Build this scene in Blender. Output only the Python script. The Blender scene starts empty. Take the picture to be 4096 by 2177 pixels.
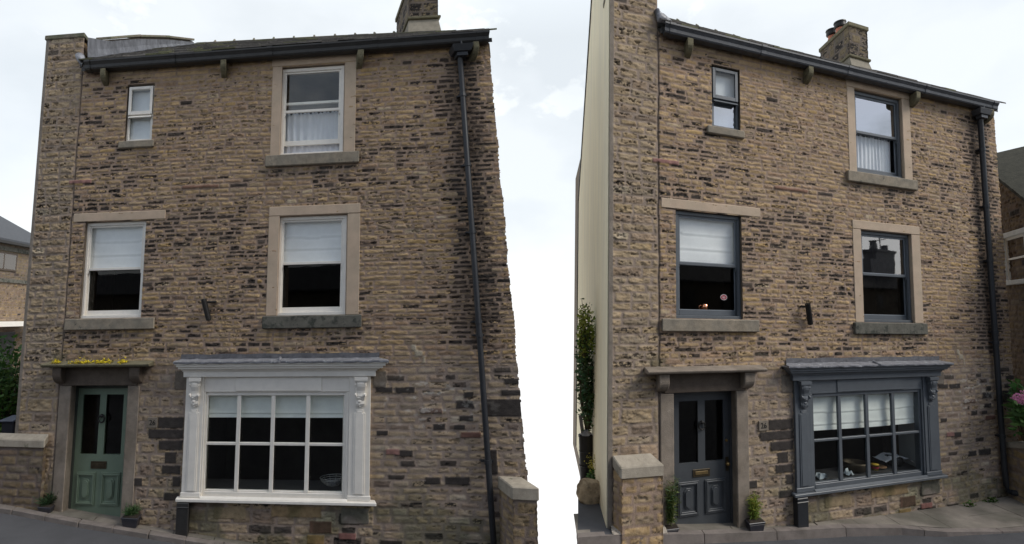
import bpy, bmesh, math, random
import numpy as np
from mathutils import Vector
C = bpy.context.scene
R = math.radians
# ------------------------------------------------------------------ camera
CAM = np.array([0.0, 0.0, 3.2]); FPX = 2000.0; CY = 1082.0; PITCH = R(5.1127)
cam = bpy.data.cameras.new('camera'); camo = bpy.data.objects.new('camera', cam)
C.collection.objects.link(camo); C.camera = camo
camo.location = CAM; camo.rotation_euler = (math.pi/2 + PITCH, 0, 0)
cam.sensor_width = 36; cam.lens = 36*FPX/4096; cam.shift_y = (CY-1088.5)/4096
cam.clip_start = .05; cam.clip_end = 3000
# ------------------------------------------------------------------ sky, sun, exposure
SUN_EL, SUN_AZ = R(42), R(70)          # sun to the front right of both houses, veiled by cloud
w = bpy.data.worlds.new('World'); C.world = w; w.use_nodes = True
nt = w.node_tree; N = nt.nodes; Lk = nt.links; N.clear()
def nn(nodes, t, **kw):
    n = nodes.new(t)
    for a, b in kw.items(): setattr(n, a, b)
    return n
out = nn(N, 'ShaderNodeOutputWorld'); bg = nn(N, 'ShaderNodeBackground'); bg.inputs[1].default_value = .1
sky = nn(N, 'ShaderNodeTexSky', sky_type='NISHITA', sun_disc=False, sun_elevation=SUN_EL, sun_rotation=math.pi-SUN_AZ)
tc = nn(N, 'ShaderNodeTexCoord'); sep = nn(N, 'ShaderNodeSeparateXYZ')
Lk.new(tc.outputs['Generated'], sep.inputs[0])
mp = nn(N, 'ShaderNodeMapping'); mp.inputs['Scale'].default_value = (1, 1, 1.6); Lk.new(tc.outputs['Generated'], mp.inputs[0])
nz = nn(N, 'ShaderNodeTexNoise'); nz.inputs['Scale'].default_value = 2.6; nz.inputs['Detail'].default_value = 7; nz.inputs['Roughness'].default_value = .55
Lk.new(mp.outputs[0], nz.inputs['Vector'])
cr = nn(N, 'ShaderNodeValToRGB'); e = cr.color_ramp.elements
e[0].position = .47; e[0].color = (0, 0, 0, 1); e[1].position = .62; e[1].color = (1, 1, 1, 1)
Lk.new(nz.outputs[0], cr.inputs[0])
# cloud deck: bright white with grey bellies; thinner over the street behind the camera
nz2 = nn(N, 'ShaderNodeTexNoise'); nz2.inputs['Scale'].default_value = 3.3; nz2.inputs['Detail'].default_value = 6
Lk.new(mp.outputs[0], nz2.inputs['Vector'])
cc = nn(N, 'ShaderNodeValToRGB'); e = cc.color_ramp.elements
e[0].position = .40; e[0].color = (.42, .47, .52, 1); e[1].position = .60; e[1].color = (1.12, 1.12, 1.12, 1)
Lk.new(nz2.outputs[0], cc.inputs[0])
wf = nn(N, 'ShaderNodeMapRange'); wf.inputs[1].default_value = -.3; wf.inputs[2].default_value = .5; wf.inputs[3].default_value = 0; wf.inputs[4].default_value = .82; Lk.new(sep.outputs['Y'], wf.inputs[0])
cw = nn(N, 'ShaderNodeMix', data_type='RGBA'); Lk.new(wf.outputs[0], cw.inputs[0]); Lk.new(cc.outputs[0], cw.inputs[6]); cw.inputs[7].default_value = (.875, .925, .955, 1)
sc = nn(N, 'ShaderNodeVectorMath', operation='SCALE'); sc.inputs['Scale'].default_value = 9.4; Lk.new(cw.outputs[2], sc.inputs[0])
zg = nn(N, 'ShaderNodeMapRange'); zg.inputs[1].default_value = .5; zg.inputs[2].default_value = 1; zg.inputs[3].default_value = 9.4; zg.inputs[4].default_value = 19; Lk.new(sep.outputs['Z'], zg.inputs[0]); Lk.new(zg.outputs[0], sc.inputs['Scale'])     # an overcast sky is brightest overhead
yf = nn(N, 'ShaderNodeMapRange'); yf.inputs[1].default_value = -.25; yf.inputs[2].default_value = .25
yf.inputs[3].default_value = 0; yf.inputs[4].default_value = .85; Lk.new(sep.outputs['Y'], yf.inputs[0])
mx0 = nn(N, 'ShaderNodeMath', operation='MAXIMUM'); Lk.new(yf.outputs[0], mx0.inputs[0]); Lk.new(cr.outputs[0], mx0.inputs[1])
mix = nn(N, 'ShaderNodeMix', data_type='RGBA'); Lk.new(mx0.outputs[0], mix.inputs[0]); Lk.new(sky.outputs[0], mix.inputs[6]); Lk.new(sc.outputs[0], mix.inputs[7])
# low down everything dissolves into plain white mist
zf = nn(N, 'ShaderNodeMapRange'); zf.inputs[1].default_value = -.02; zf.inputs[2].default_value = .22
zf.inputs[3].default_value = 1; zf.inputs[4].default_value = 0; Lk.new(sep.outputs['Z'], zf.inputs[0])
mix2 = nn(N, 'ShaderNodeMix', data_type='RGBA'); Lk.new(zf.outputs[0], mix2.inputs[0]); Lk.new(mix.outputs[2], mix2.inputs[6])
mix2.inputs[7].default_value = (9.6, 9.6, 9.6, 1)
Lk.new(mix2.outputs[2], bg.inputs[0]); Lk.new(bg.outputs[0], out.inputs[0])
sl = bpy.data.lights.new('sun', 'SUN'); sl.energy = 2.0; sl.angle = R(24); sl.color = (1, .95, .87)
so = bpy.data.objects.new('sun', sl); C.collection.objects.link(so)
sd = Vector((math.cos(SUN_EL)*math.sin(SUN_AZ), -math.cos(SUN_EL)*math.cos(SUN_AZ), math.sin(SUN_EL)))
so.location = sd*60; so.rotation_euler = sd.to_track_quat('Z', 'Y').to_euler()
C.view_settings.view_transform = 'Standard'; C.view_settings.look = 'None'; C.view_settings.exposure = .29; C.view_settings.gamma = 1
C.cycles.max_bounces = 6; C.cycles.transparent_max_bounces = 12; C.cycles.sample_clamp_indirect = 4

# ------------------------------------------------------------------ the two houses' frames
# house-local axes: x along the facade, y into the house, z up; each facade stands at its own angle to the street
HM = [(np.array([-7.31777, 8.46342, .06756]), np.array([[.98668783, .16192474, -.01508305], [-.16179928, .98678076, .00920465], [.01637413, -.00664169, .99984388]])),
      (np.array([2.3412, 7.51873, .0811]), np.array([[.96028773, -.27829703, .01995568], [.2785171, .96038717, -.00920321], [-.01660396, .01439573, .99975851]]))]
SKEW = [-.65, .36]           # the party walls do not meet the facade at a right angle
ZC = [-.068, .062]; RIDGE = [10.37, 10.52]
LINE = [lambda z: -.07+.061*(6.9-z), lambda z: -.04+.018*(6.9-z)]   # the right edge batters outwards towards the ground
def raw(k, x, y, z):
    x, y, z = np.broadcast_arrays(np.asarray(x, float), np.asarray(y, float), np.asarray(z, float))
    P = np.stack([x+SKEW[k]*y, y, z], -1)
    return P @ HM[k][1].T + HM[k][0]
def T(k, x, y, z):
    x = np.asarray(x, float); z = np.asarray(z, float)
    zz = np.clip(z, -.6, 10.7)
    z2 = z + (x-3.5)*(-.0083)*(zz-3.06) + ZC[k]*np.clip((2.2-z)/2.0, 0, 1)
    x2 = x + np.clip((x-5.3)/1.45, 0, 1.2)*LINE[k](np.clip(z, -.6, 8))
    return raw(k, x2, y, z2)
def at(px, py, Y):
    """world point seen at photo pixel (px,py) at distance Y along the street axis"""
    d = np.array([(px-2048)/FPX, 1, -(py-CY)/FPX]); c, s = math.cos(PITCH), math.sin(PITCH)
    d = np.array([d[0], c*d[1]-s*d[2], s*d[1]+c*d[2]])
    return CAM + d*(Y/d[1])
# ------------------------------------------------------------------ materials
MATS = {}
def mat(name, col, rough=.8, var=.25, scale=6., bump=.3, bscale=40., metal=0., spec=.3, attr=False, stain=None, stretch=(1, 1, 1), col2=None, trans=0., bdist=.01):
    if name in MATS: return MATS[name]
    m = bpy.data.materials.new(name); MATS[name] = m; m.use_nodes = True
    n = m.node_tree.nodes; l = m.node_tree.links; b = n['Principled BSDF']
    b.inputs['Roughness'].default_value = rough; b.inputs['Metallic'].default_value = metal
    b.inputs['Specular IOR Level'].default_value = spec
    t = nn(n, 'ShaderNodeTexCoord'); mpp = nn(n, 'ShaderNodeMapping'); mpp.inputs['Scale'].default_value = stretch
    l.new(t.outputs['Object'], mpp.inputs[0])
    no = nn(n, 'ShaderNodeTexNoise'); no.inputs['Scale'].default_value = scale; no.inputs['Detail'].default_value = 8; no.inputs['Roughness'].default_value = .65
    l.new(mpp.outputs[0], no.inputs['Vector'])
    mr = nn(n, 'ShaderNodeMapRange'); mr.inputs[1].default_value = .3; mr.inputs[2].default_value = .7
    mr.inputs[3].default_value = 1-var; mr.inputs[4].default_value = 1+var; l.new(no.outputs[0], mr.inputs[0])
    if attr:
        a = nn(n, 'ShaderNodeAttribute'); a.attribute_name = 'col'; src = a.outputs['Color']
    else:
        a = nn(n, 'ShaderNodeRGB'); a.outputs[0].default_value = (*col, 1); src = a.outputs[0]
        if col2:
            n3 = nn(n, 'ShaderNodeTexNoise'); n3.inputs['Scale'].default_value = scale*.45; n3.inputs['Detail'].default_value = 5; l.new(mpp.outputs[0], n3.inputs['Vector'])
            r3 = nn(n, 'ShaderNodeMapRange'); r3.inputs[1].default_value = .42; r3.inputs[2].default_value = .62; l.new(n3.outputs[0], r3.inputs[0])
            q = nn(n, 'ShaderNodeMix', data_type='RGBA'); l.new(r3.outputs[0], q.inputs[0]); l.new(src, q.inputs[6]); q.inputs[7].default_value = (*col2, 1); src = q.outputs[2]
    if stain:       # (colour, threshold, scale): patches of dirt, moss or bare wood
        n4 = nn(n, 'ShaderNodeTexNoise'); n4.inputs['Scale'].default_value = stain[2]; n4.inputs['Detail'].default_value = 9; n4.inputs['Roughness'].default_value = .7; l.new(mpp.outputs[0], n4.inputs['Vector'])
        r4 = nn(n, 'ShaderNodeMapRange'); r4.inputs[1].default_value = stain[1]; r4.inputs[2].default_value = stain[1]+.06; l.new(n4.outputs[0], r4.inputs[0])
        q = nn(n, 'ShaderNodeMix', data_type='RGBA'); l.new(r4.outputs[0], q.inputs[0]); l.new(src, q.inputs[6]); q.inputs[7].default_value = (*stain[0], 1); src = q.outputs[2]
    v = nn(n, 'ShaderNodeVectorMath', operation='SCALE'); l.new(src, v.inputs[0]); l.new(mr.outputs[0], v.inputs['Scale'])
    l.new(v.outputs[0], b.inputs['Base Color'])
    if bump:
        n2 = nn(n, 'ShaderNodeTexNoise'); n2.inputs['Scale'].default_value = bscale; n2.inputs['Detail'].default_value = 6; l.new(mpp.outputs[0], n2.inputs['Vector'])
        bu = nn(n, 'ShaderNodeBump'); bu.inputs['Strength'].default_value = bump; bu.inputs['Distance'].default_value = bdist
        l.new(n2.outputs[0], bu.inputs['Height']); l.new(bu.outputs[0], b.inputs['Normal'])
    if trans:
        o = n['Material Output']; ts = nn(n, 'ShaderNodeBsdfTranslucent'); l.new(v.outputs[0], ts.inputs[0])
        ms = nn(n, 'ShaderNodeMixShader'); ms.inputs[0].default_value = trans
        l.new(b.outputs[0], ms.inputs[1]); l.new(ts.outputs[0], ms.inputs[2]); l.new(ms.outputs[0], o.inputs[0])
    return m
def glass(name, refl, tint=(.975, .985, .98), wav=.0012):
    if name in MATS: return MATS[name]
    m = bpy.data.materials.new(name); MATS[name] = m; m.use_nodes = True
    n = m.node_tree.nodes; l = m.node_tree.links; n.remove(n['Principled BSDF']); o = n['Material Output']
    tr = nn(n, 'ShaderNodeBsdfTransparent'); tr.inputs[0].default_value = (*tint, 1)
    gl = nn(n, 'ShaderNodeBsdfGlossy'); gl.inputs['Roughness'].default_value = .015; gl.inputs[0].default_value = (1, 1, 1, 1)
    t = nn(n, 'ShaderNodeTexCoord'); no = nn(n, 'ShaderNodeTexNoise'); no.inputs['Scale'].default_value = 2.2; l.new(t.outputs['Object'], no.inputs['Vector'])
    bu = nn(n, 'ShaderNodeBump'); bu.inputs['Strength'].default_value = .5; bu.inputs['Distance'].default_value = wav; l.new(no.outputs[0], bu.inputs['Height']); l.new(bu.outputs[0], gl.inputs['Normal'])
    lw = nn(n, 'ShaderNodeFresnel'); lw.inputs[0].default_value = 1.45
    ad = nn(n, 'ShaderNodeMapRange'); ad.inputs[1].default_value = 0; ad.inputs[2].default_value = 1; ad.inputs[3].default_value = refl; ad.inputs[4].default_value = min(.95, refl+.7); l.new(lw.outputs[0], ad.inputs[0])
    ge = nn(n, 'ShaderNodeNewGeometry'); fb = nn(n, 'ShaderNodeMath', operation='SUBTRACT'); fb.inputs[0].default_value = 1; l.new(ge.outputs['Backfacing'], fb.inputs[1]); fm = nn(n, 'ShaderNodeMath', operation='MULTIPLY'); l.new(ad.outputs[0], fm.inputs[0]); l.new(fb.outputs[0], fm.inputs[1])
    ms = nn(n, 'ShaderNodeMixShader'); l.new(fm.outputs[0], ms.inputs[0]); l.new(tr.outputs[0], ms.inputs[1]); l.new(gl.outputs[0], ms.inputs[2]); l.new(ms.outputs[0], o.inputs[0])
    return m
M_WALL = mat('coursed sandstone', (.3, .23, .15), .93, .22, 9, .8, 75, attr=True, bdist=.006)
M_DRESS = mat('dressed gritstone', (.50, .385, .285), .9, .10, 5, .35, 110, col2=(.465, .37, .275), stain=((.40, .30, .20), .68, 3.))
M_SILL = mat('weathered sill stone', (.27, .23, .175), .92, .25, 9, .5, 90, col2=(.22, .195, .155), stain=((.10, .10, .085), .60, 6.))
M_SILLD = mat('blackened sill stone', (.125, .12, .10), .92, .3, 9, .5, 90, stain=((.055, .058, .048), .52, 6.))
M_DOORST = mat('worn door stone', (.25, .21, .17), .92, .25, 5, .5, 60, col2=(.20, .165, .13), stain=((.33, .285, .235), .63, 4.))
M_DARKST = mat('dark lintel stone', (.115, .09, .07), .92, .25, 6, .5, 60)
M_CORB = mat('mossy corbel stone', (.15, .135, .085), .95, .3, 12, .6, 60, stain=((.07, .065, .045), .58, 8.))
M_WHITE = mat('chipped white paint', (.82, .78, .71), .55, .06, 7, .12, 60, stain=((.36, .34, .29), .69, 13.), spec=.4)
M_WHITE2 = mat('white shopfront paint', (.79, .75, .68), .5, .07, 5, .10, 70, stain=((.42, .40, .36), .71, 9.), spec=.4)
M_BLUE = mat('blue grey paint', (.100, .112, .125), .45, .10, 5, .08, 60, spec=.45)
M_BLUEL = mat('pale blue grey bead', (.20, .225, .255), .45, .08, 5, .05, 60, spec=.45)
M_SAGE = mat('sage green paint', (.155, .205, .15), .5, .10, 4, .08, 60, spec=.4)
M_DDOOR = mat('charcoal door paint', (.062, .068, .074), .42, .12, 4, .08, 60, spec=.45)
M_BLACK = mat('black gutter paint', (.028, .027, .026), .5, .25, 9, .1, 40, spec=.4)
M_GUTG = mat('grey gutter paint', (.062, .066, .074), .45, .25, 7, .1, 40, spec=.4)
M_PIPE = mat('black pipe paint', (.022, .024, .028), .4, .2, 9, .05, 40, spec=.4)
M_LEAD = mat('weathered lead', (.22, .225, .245), .55, .35, 12, .3, 22, metal=.2, stain=((.48, .49, .50), .57, 14.))
M_SLATE = mat('stone slates', (.085, .078, .068), .9, .35, 10, .6, 40, attr=True)
M_COPING = mat('coping stone', (.17, .15, .115), .95, .3, 8, .5, 50, col2=(.12, .125, .08))
M_CREAM = mat('cream render', (.88, .80, .58), .9, .08, 2.5, .25, 50, stretch=(3, 3, .35), col2=(.82, .75, .56), stain=((.66, .60, .45), .68, 4.))
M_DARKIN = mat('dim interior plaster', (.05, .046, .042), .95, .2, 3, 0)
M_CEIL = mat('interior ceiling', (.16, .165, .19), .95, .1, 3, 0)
M_CLOTH = mat('white blind cloth', (.88, .88, .89), .95, .04, 9, .25, 160, trans=.06)
M_NET = mat('white net cloth', (.74, .75, .80), .95, .05, 9, .15, 200, trans=.12)
M_IRON = mat('black iron', (.018, .017, .016), .45, .2, 9, .1, 40)
M_BRASS = mat('aged brass', (.30, .20, .08), .4, .3, 20, .1, 60, metal=.8)
M_BRASSD = mat('tarnished brass', (.07, .055, .035), .5, .3, 20, .1, 60, metal=.6)
M_COPPER = mat('polished copper', (.85, .36, .2), .15, .1, 20, .02, 60, metal=1.)
M_ROAD = mat('worn asphalt', (.075, .076, .082), .95, .18, 1.5, .7, 260, stain=((.11, .11, .112), .64, 60.))
M_KERB = mat('gritstone kerb', (.195, .168, .152), .93, .25, 5, .5, 90, col2=(.155, .135, .12), stain=((.11, .10, .08), .66, 5.))
M_FLAG = mat('stone flags', (.22, .195, .165), .93, .25, 3, .5, 80, col2=(.13, .12, .098), stain=((.075, .08, .045), .64, 7.))
M_CEM = mat('pale cement', (.36, .32, .27), .95, .3, 12, .8, 40, stain=((.2, .17, .14), .55, 9.))
M_LEAF = mat('leaves', (.08, .16, .04), .6, .15, 6, 0, attr=True, trans=.25)
M_SOIL = mat('soil', (.03, .023, .017), .95, .3, 30, .5, 60)
M_PLAST = mat('dark plastic', (.03, .03, .038), .4, .15, 9, .03, 60, spec=.45)
M_STONEW = mat('wall stones', (.25, .2, .14), .95, .25, 8, .8, 60, attr=True)
M_TERRA = mat('terracotta', (.50, .20, .13), .85, .15, 9, .2, 60)
M_RED = mat('red label', (.32, .03, .05), .5, .05, 9, 0)
M_PALE = mat('pale label', (.6, .55, .55), .5, .05, 9, 0)
M_INK = mat('engraved black', (.015, .014, .013), .8, .1, 9, 0)
M_PLATE = mat('number stone', (.20, .17, .135), .9, .25, 20, .3, 90)
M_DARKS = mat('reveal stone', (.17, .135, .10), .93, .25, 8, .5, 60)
G_DARK = glass('old window glass', .0); G_SKY = glass('sky catching glass', .42, (.75, .78, .80)); G_MID = glass('hazy window glass', .07)
G_SOFT = glass('soft window glass', .02); G_REF = glass('reflective window glass', .24); G_SHOP = glass('shop glass', .0)
# ------------------------------------------------------------------ mesh helpers
class MB:
    def __init__(s): s.v = []; s.f = []; s.c = []
    def add(s, P, F, col=None):
        o = len(s.v); s.v.extend([tuple(p) for p in np.asarray(P, float).reshape(-1, 3)]); s.f.extend([tuple(i+o for i in f) for f in F])
        s.c.extend([col]*len(F))
    def hexa(s, P, col=None): s.add(P, [(0, 3, 2, 1), (4, 5, 6, 7), (0, 1, 5, 4), (1, 2, 6, 5), (2, 3, 7, 6), (3, 0, 4, 7)], col)
    def box(s, F, x0, x1, y0, y1, z0, z1, col=None):
        P = [F(x, y, z) for z in (z0, z1) for x, y in ((x0, y0), (x1, y0), (x1, y1), (x0, y1))]; s.hexa(P, col)
    def prism(s, F, prof, x0, x1, col=None):       # (y,z) profile swept along x
        n = len(prof); P = [F(x0, y, z) for y, z in prof]+[F(x1, y, z) for y, z in prof]
        s.add(P, [tuple(range(n))[::-1], tuple(range(n, 2*n))]+[(i, (i+1) % n, n+(i+1) % n, n+i) for i in range(n)], col)
    def poly(s, F, pts, y0, y1, col=None):         # (x,z) outline with depth y0..y1
        n = len(pts); P = [F(x, y0, z) for x, z in pts]+[F(x, y1, z) for x, z in pts]
        s.add(P, [tuple(range(n)), tuple(range(n, 2*n))[::-1]]+[(i, n+i, n+(i+1) % n, (i+1) % n) for i in range(n)], col)
    def tube(s, pts, r, n=12, col=None, cap=True):
        pts = [np.asarray(p, float) for p in pts]; rs = r if isinstance(r, (list, tuple)) else [r]*len(pts); P = []; F = []
        for i, p in enumerate(pts):
            d = pts[min(i+1, len(pts)-1)]-pts[max(i-1, 0)]; d /= np.linalg.norm(d)+1e-9
            a = np.cross(d, (0, 0, 1) if abs(d[2]) < .9 else (0, 1, 0)); a /= np.linalg.norm(a); b = np.cross(d, a)
            P += [p+rs[i]*(a*math.cos(t)+b*math.sin(t)) for t in np.linspace(0, 2*math.pi, n, endpoint=False)]
        for i in range(len(pts)-1):
            F += [(i*n+j, i*n+(j+1) % n, (i+1)*n+(j+1) % n, (i+1)*n+j) for j in range(n)]
        if cap: F += [tuple(range(n))[::-1], tuple(range((len(pts)-1)*n, len(pts)*n))]
        s.add(P, F, col)
    def lathe(s, base, prof, n=20, col=None):
        P = []; m = len(prof)
        for r, z in prof: P += [np.asarray(base)+(r*math.cos(t), r*math.sin(t), z) for t in np.linspace(0, 2*math.pi, n, endpoint=False)]
        s.add(P, [(i*n+j, i*n+(j+1) % n, (i+1)*n+(j+1) % n, (i+1)*n+j) for i in range(m-1) for j in range(n)], col)
    def grid(s, P, col=None):
        P = np.asarray(P, float); a, b = P.shape[:2]
        s.add(P, [(i*b+j, i*b+j+1, (i+1)*b+j+1, (i+1)*b+j) for i in range(a-1) for j in range(b-1)], col)
    def leaf(s, p, size, col, up=0., flat=.55, wd=.27):
        d = np.random.normal(size=3); d[2] = d[2]*flat+up; d /= np.linalg.norm(d); a = np.cross(d, np.random.normal(size=3)); a /= np.linalg.norm(a)+1e-9
        p = np.asarray(p); L = size*random.uniform(.6, 1.3)
        s.add([p, p+d*L*.5+a*L*wd, p+d*L, p+d*L*.5-a*L*wd], [(0, 1, 2, 3)], col)
    def build(s, name, m, parent=None, bevel=0., smooth=False, base=None):
        o = np.array(parent['org'] if parent is not None else (base if base is not None else (0, 0, 0)), float)
        me = bpy.data.meshes.new(name); me.from_pydata([tuple(np.array(v)-o) for v in s.v], [], s.f)
        if any(c is not None for c in s.c):
            at_ = me.color_attributes.new('col', 'FLOAT_COLOR', 'CORNER'); buf = []
            for f, c in zip(s.f, s.c): buf += list((*(c or (.3, .3, .3)), 1))*len(f)
            at_.data.foreach_set('color', buf)
        bm = bmesh.new(); bm.from_mesh(me); bmesh.ops.recalc_face_normals(bm, faces=bm.faces)
        if bevel:
            ed = [q for q in bm.edges if len(q.link_faces) == 2 and q.calc_face_angle(0) > .5]
            bmesh.ops.bevel(bm, geom=ed, offset=bevel, segments=1, affect='EDGES', clamp_overlap=True)
        bm.to_mesh(me); bm.free()
        if smooth: me.polygons.foreach_set('use_smooth', [True]*len(me.polygons))
        me.materials.append(m); ob = bpy.data.objects.new(name, me); C.collection.objects.link(ob)
        ob['org'] = tuple(o)
        if parent is not None: ob.parent = parent
        else: ob.location = o
        return ob
def empty(name, loc, label, cat, group=None):
    o = bpy.data.objects.new(name, None); C.collection.objects.link(o); o.location = tuple(loc); o['org'] = tuple(float(q) for q in loc)
    tag(o, label, cat, group); return o
def tag(o, label=None, cat=None, group=None, kind=None):
    for a, b in (('label', label), ('category', cat), ('group', group), ('kind', kind)):
        if b: o[a] = b
    return o
# ------------------------------------------------------------------ noise
def vnoise(u, v, seed):
    rs = np.random.RandomState(seed); G = rs.rand(512, 512)
    i = np.floor(u).astype(int); j = np.floor(v).astype(int); a = u-i; b = v-j; a = a*a*(3-2*a); b = b*b*(3-2*b)
    g = lambda p, q: G[p % 512, q % 512]
    return (g(i, j)*(1-a)+g(i+1, j)*a)*(1-b)+(g(i, j+1)*(1-a)+g(i+1, j+1)*a)*b
def fbm(u, v, seed, o=4, r=.55):
    t = 0; n = 0; a = 1.
    for k in range(o): t = t+a*vnoise(u*2**k, v*2**k, seed+k); n += a; a *= r
    return t/n
def sst(a, b, x): t = np.clip((x-a)/(b-a), 0, 1); return t*t*(3-2*t)
# ------------------------------------------------------------------ rubble masonry (heights and colours of the stones themselves)
STAIN = lambda x, z: np.exp(-((x-(6.80+.07*(fbm(x*0, z*2, 5, 3)-.5)))/.30)**2)*sst(2.2, 3.0, z)*sst(7.35, 7.1, z)
PAL = np.array([(.335, .25, .150), (.32, .24, .148), (.35, .262, .155), (.305, .24, .16), (.30, .215, .15), (.28, .225, .16), (.345, .25, .125), (.23, .165, .12), (.15, .11, .09), (.39, .33, .24)])
PALW = np.array([.23, .2, .16, .12, .10, .08, .045, .035, .015, .015]); PALW = PALW/PALW.sum()
MORT = np.array((.275, .215, .178))
def masonry(X, Z, seed, hmin, hmax, lmin, lmax, mort, soot, rugged=1., pdark=.015, hue=1.):
    rs = np.random.RandomState(seed)
    Xp = X + (fbm(X*9, Z*14, seed+11, 3)-.5)*.035; Zp = Z + (fbm(X*1.1, Z*.7, seed+12, 2)-.5)*.04 + (fbm(X*9, Z*16, seed+13, 3)-.5)*.013*(.6+.5*rugged)
    z = [Z.min()-.3]
    while z[-1] < Z.max()+.3: z.append(z[-1]+rs.uniform(hmin, hmax))
    z = np.array(z); ci = np.clip(np.searchsorted(z, Zp)-1, 0, len(z)-2)
    H = np.zeros_like(X); col = np.zeros(X.shape+(3,)); rowz = z
    E = np.zeros_like(X); TT = np.zeros_like(X); sid = np.zeros(X.shape, int); base = 0
    cols = []; levels = []; prot = []; mh = []
    for c in range(len(z)-1):
        m = ci == c
        if not m.any(): continue
        x = [X.min()-.6+rs.uniform(0, .3)]
        while x[-1] < X.max()+.6: x.append(x[-1]+lmin+(lmax-lmin)*rs.beta(1.4, 2.2))
        x = np.array(x); xi = np.clip(np.searchsorted(x, Xp[m])-1, 0, len(x)-2)
        dx = .72*np.minimum(Xp[m]-x[xi], x[xi+1]-Xp[m]); dz = np.minimum(Zp[m]-z[c], z[c+1]-Zp[m])
        r = .02; qx = np.clip(r-dx, 0, None); qz = np.clip(r-dz, 0, None)
        d = np.where((qx > 0) & (qz > 0), r-np.hypot(qx, qz), np.minimum(dx, dz))
        E[m] = d; TT[m] = (Zp[m]-z[c])/(z[c+1]-z[c]); sid[m] = base+xi; n = len(x)-1
        pc = PAL[0]*(1-hue)+PAL[rs.choice(len(PAL), n, p=PALW)]*hue; pc = pc*np.clip(rs.normal(1, .10*hue, (n, 1)), .75, 1.3); pc = np.where(rs.rand(n, 1) < pdark, np.array([(.052, .043, .037)])*rs.uniform(.8, 1.6, (n, 1)), pc); cols.append(pc); levels.append(rs.rand(n)); prot.append(rs.uniform(.35, 1.1, n)); mh.append(rs.uniform(.6, 1.5, n)*mort); base += n
    cols = np.concatenate(cols); levels = np.concatenate(levels); prot = np.concatenate(prot); mh = np.concatenate(mh)
    rag = fbm(X*26, Z*40, seed+20, 3)
    mask = sst(0, .012, E-mh[sid]+(rag-.5)*.012)
    rough = fbm(X*11, Z*26, seed+21, 5, .62)
    strat = fbm(X*5, Z*60, seed+22, 3)
    bulge = sst(0, .035, E-mh[sid])
    H = mask*(.003+.006*prot[sid]*(.5+.5*bulge))*(.6+.4*rugged) + mask*(rough-.5)*.026*rugged*(.35+1.1*fbm(X*1.2, Z*1.2, seed+25, 2)) + mask*(strat-.5)*.006*rugged
    col = cols[sid]*(.80+.40*fbm(X*8, Z*20, seed+23, 4))[..., None]
    tint = fbm(X*17, Z*22, seed+24, 3)[..., None]; col = col*(1+(tint-.5)*np.array([.10, -.02, -.30]))
    # soot crust left on the face of some stones, flaked off in others
    sc = soot(X, Z) if callable(soot) else np.full_like(X, soot)
    lv = levels[sid]; p = np.clip((sc-lv)/.5, 0, 1)
    crust = np.clip((fbm(X*11, Z*36, seed+30, 5, .68)-.5)*1.9+.5, 0, 1); stain = STAIN(X, Z) if callable(soot) else 0
    dk = np.where(p > 0, sst(0, .10, p*.80+stain*1.0*(levels[sid] > .10)-(crust-.10)*1.0+(TT-.5)*.26), 0)*mask*sst(.0, .010, E-mh[sid]-(rag-.5)*.014*(1-stain))
    H -= dk*.004*rugged
    sootc = np.array((.036, .030, .027))*(.7+.8*fbm(X*30, Z*40, seed+31, 3))[..., None]
    sootc = sootc*(1+.9*(fbm(X*1.7, Z*2, seed+32, 2)[..., None]-.4)*np.array((1.1, .8, .6)))
    col = col*(1-dk[..., None])+sootc*dk[..., None]
    pit = sst(.60, .68, fbm(X*15, Z*34, seed+33, 4, .6)+(TT-.5)*.08)*mask*sst(.25, .7, p*.4+fbm(X*1.1, Z*1.3, seed+34, 3))
    H -= pit*.016*rugged; col = col*(1-.55*pit[..., None])
    mcol = MORT*(.82+.36*fbm(X*6, Z*6, seed+35, 4))[..., None]
    mcol = mcol*(1-.72*np.clip(stain*1.5*(fbm(X*4, Z*4, seed+37, 3)+.25)-.25, 0, 1)[..., None]) if callable(soot) else mcol
    col = mcol*(1-mask[..., None])+col*mask[..., None]
    col = col*np.array((1.09, 1.02, .935))
    H = H+(1-mask)*(fbm(X*40, Z*40, seed+36, 2)-.5)*.005
    return H, col
WALLC = {}
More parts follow.
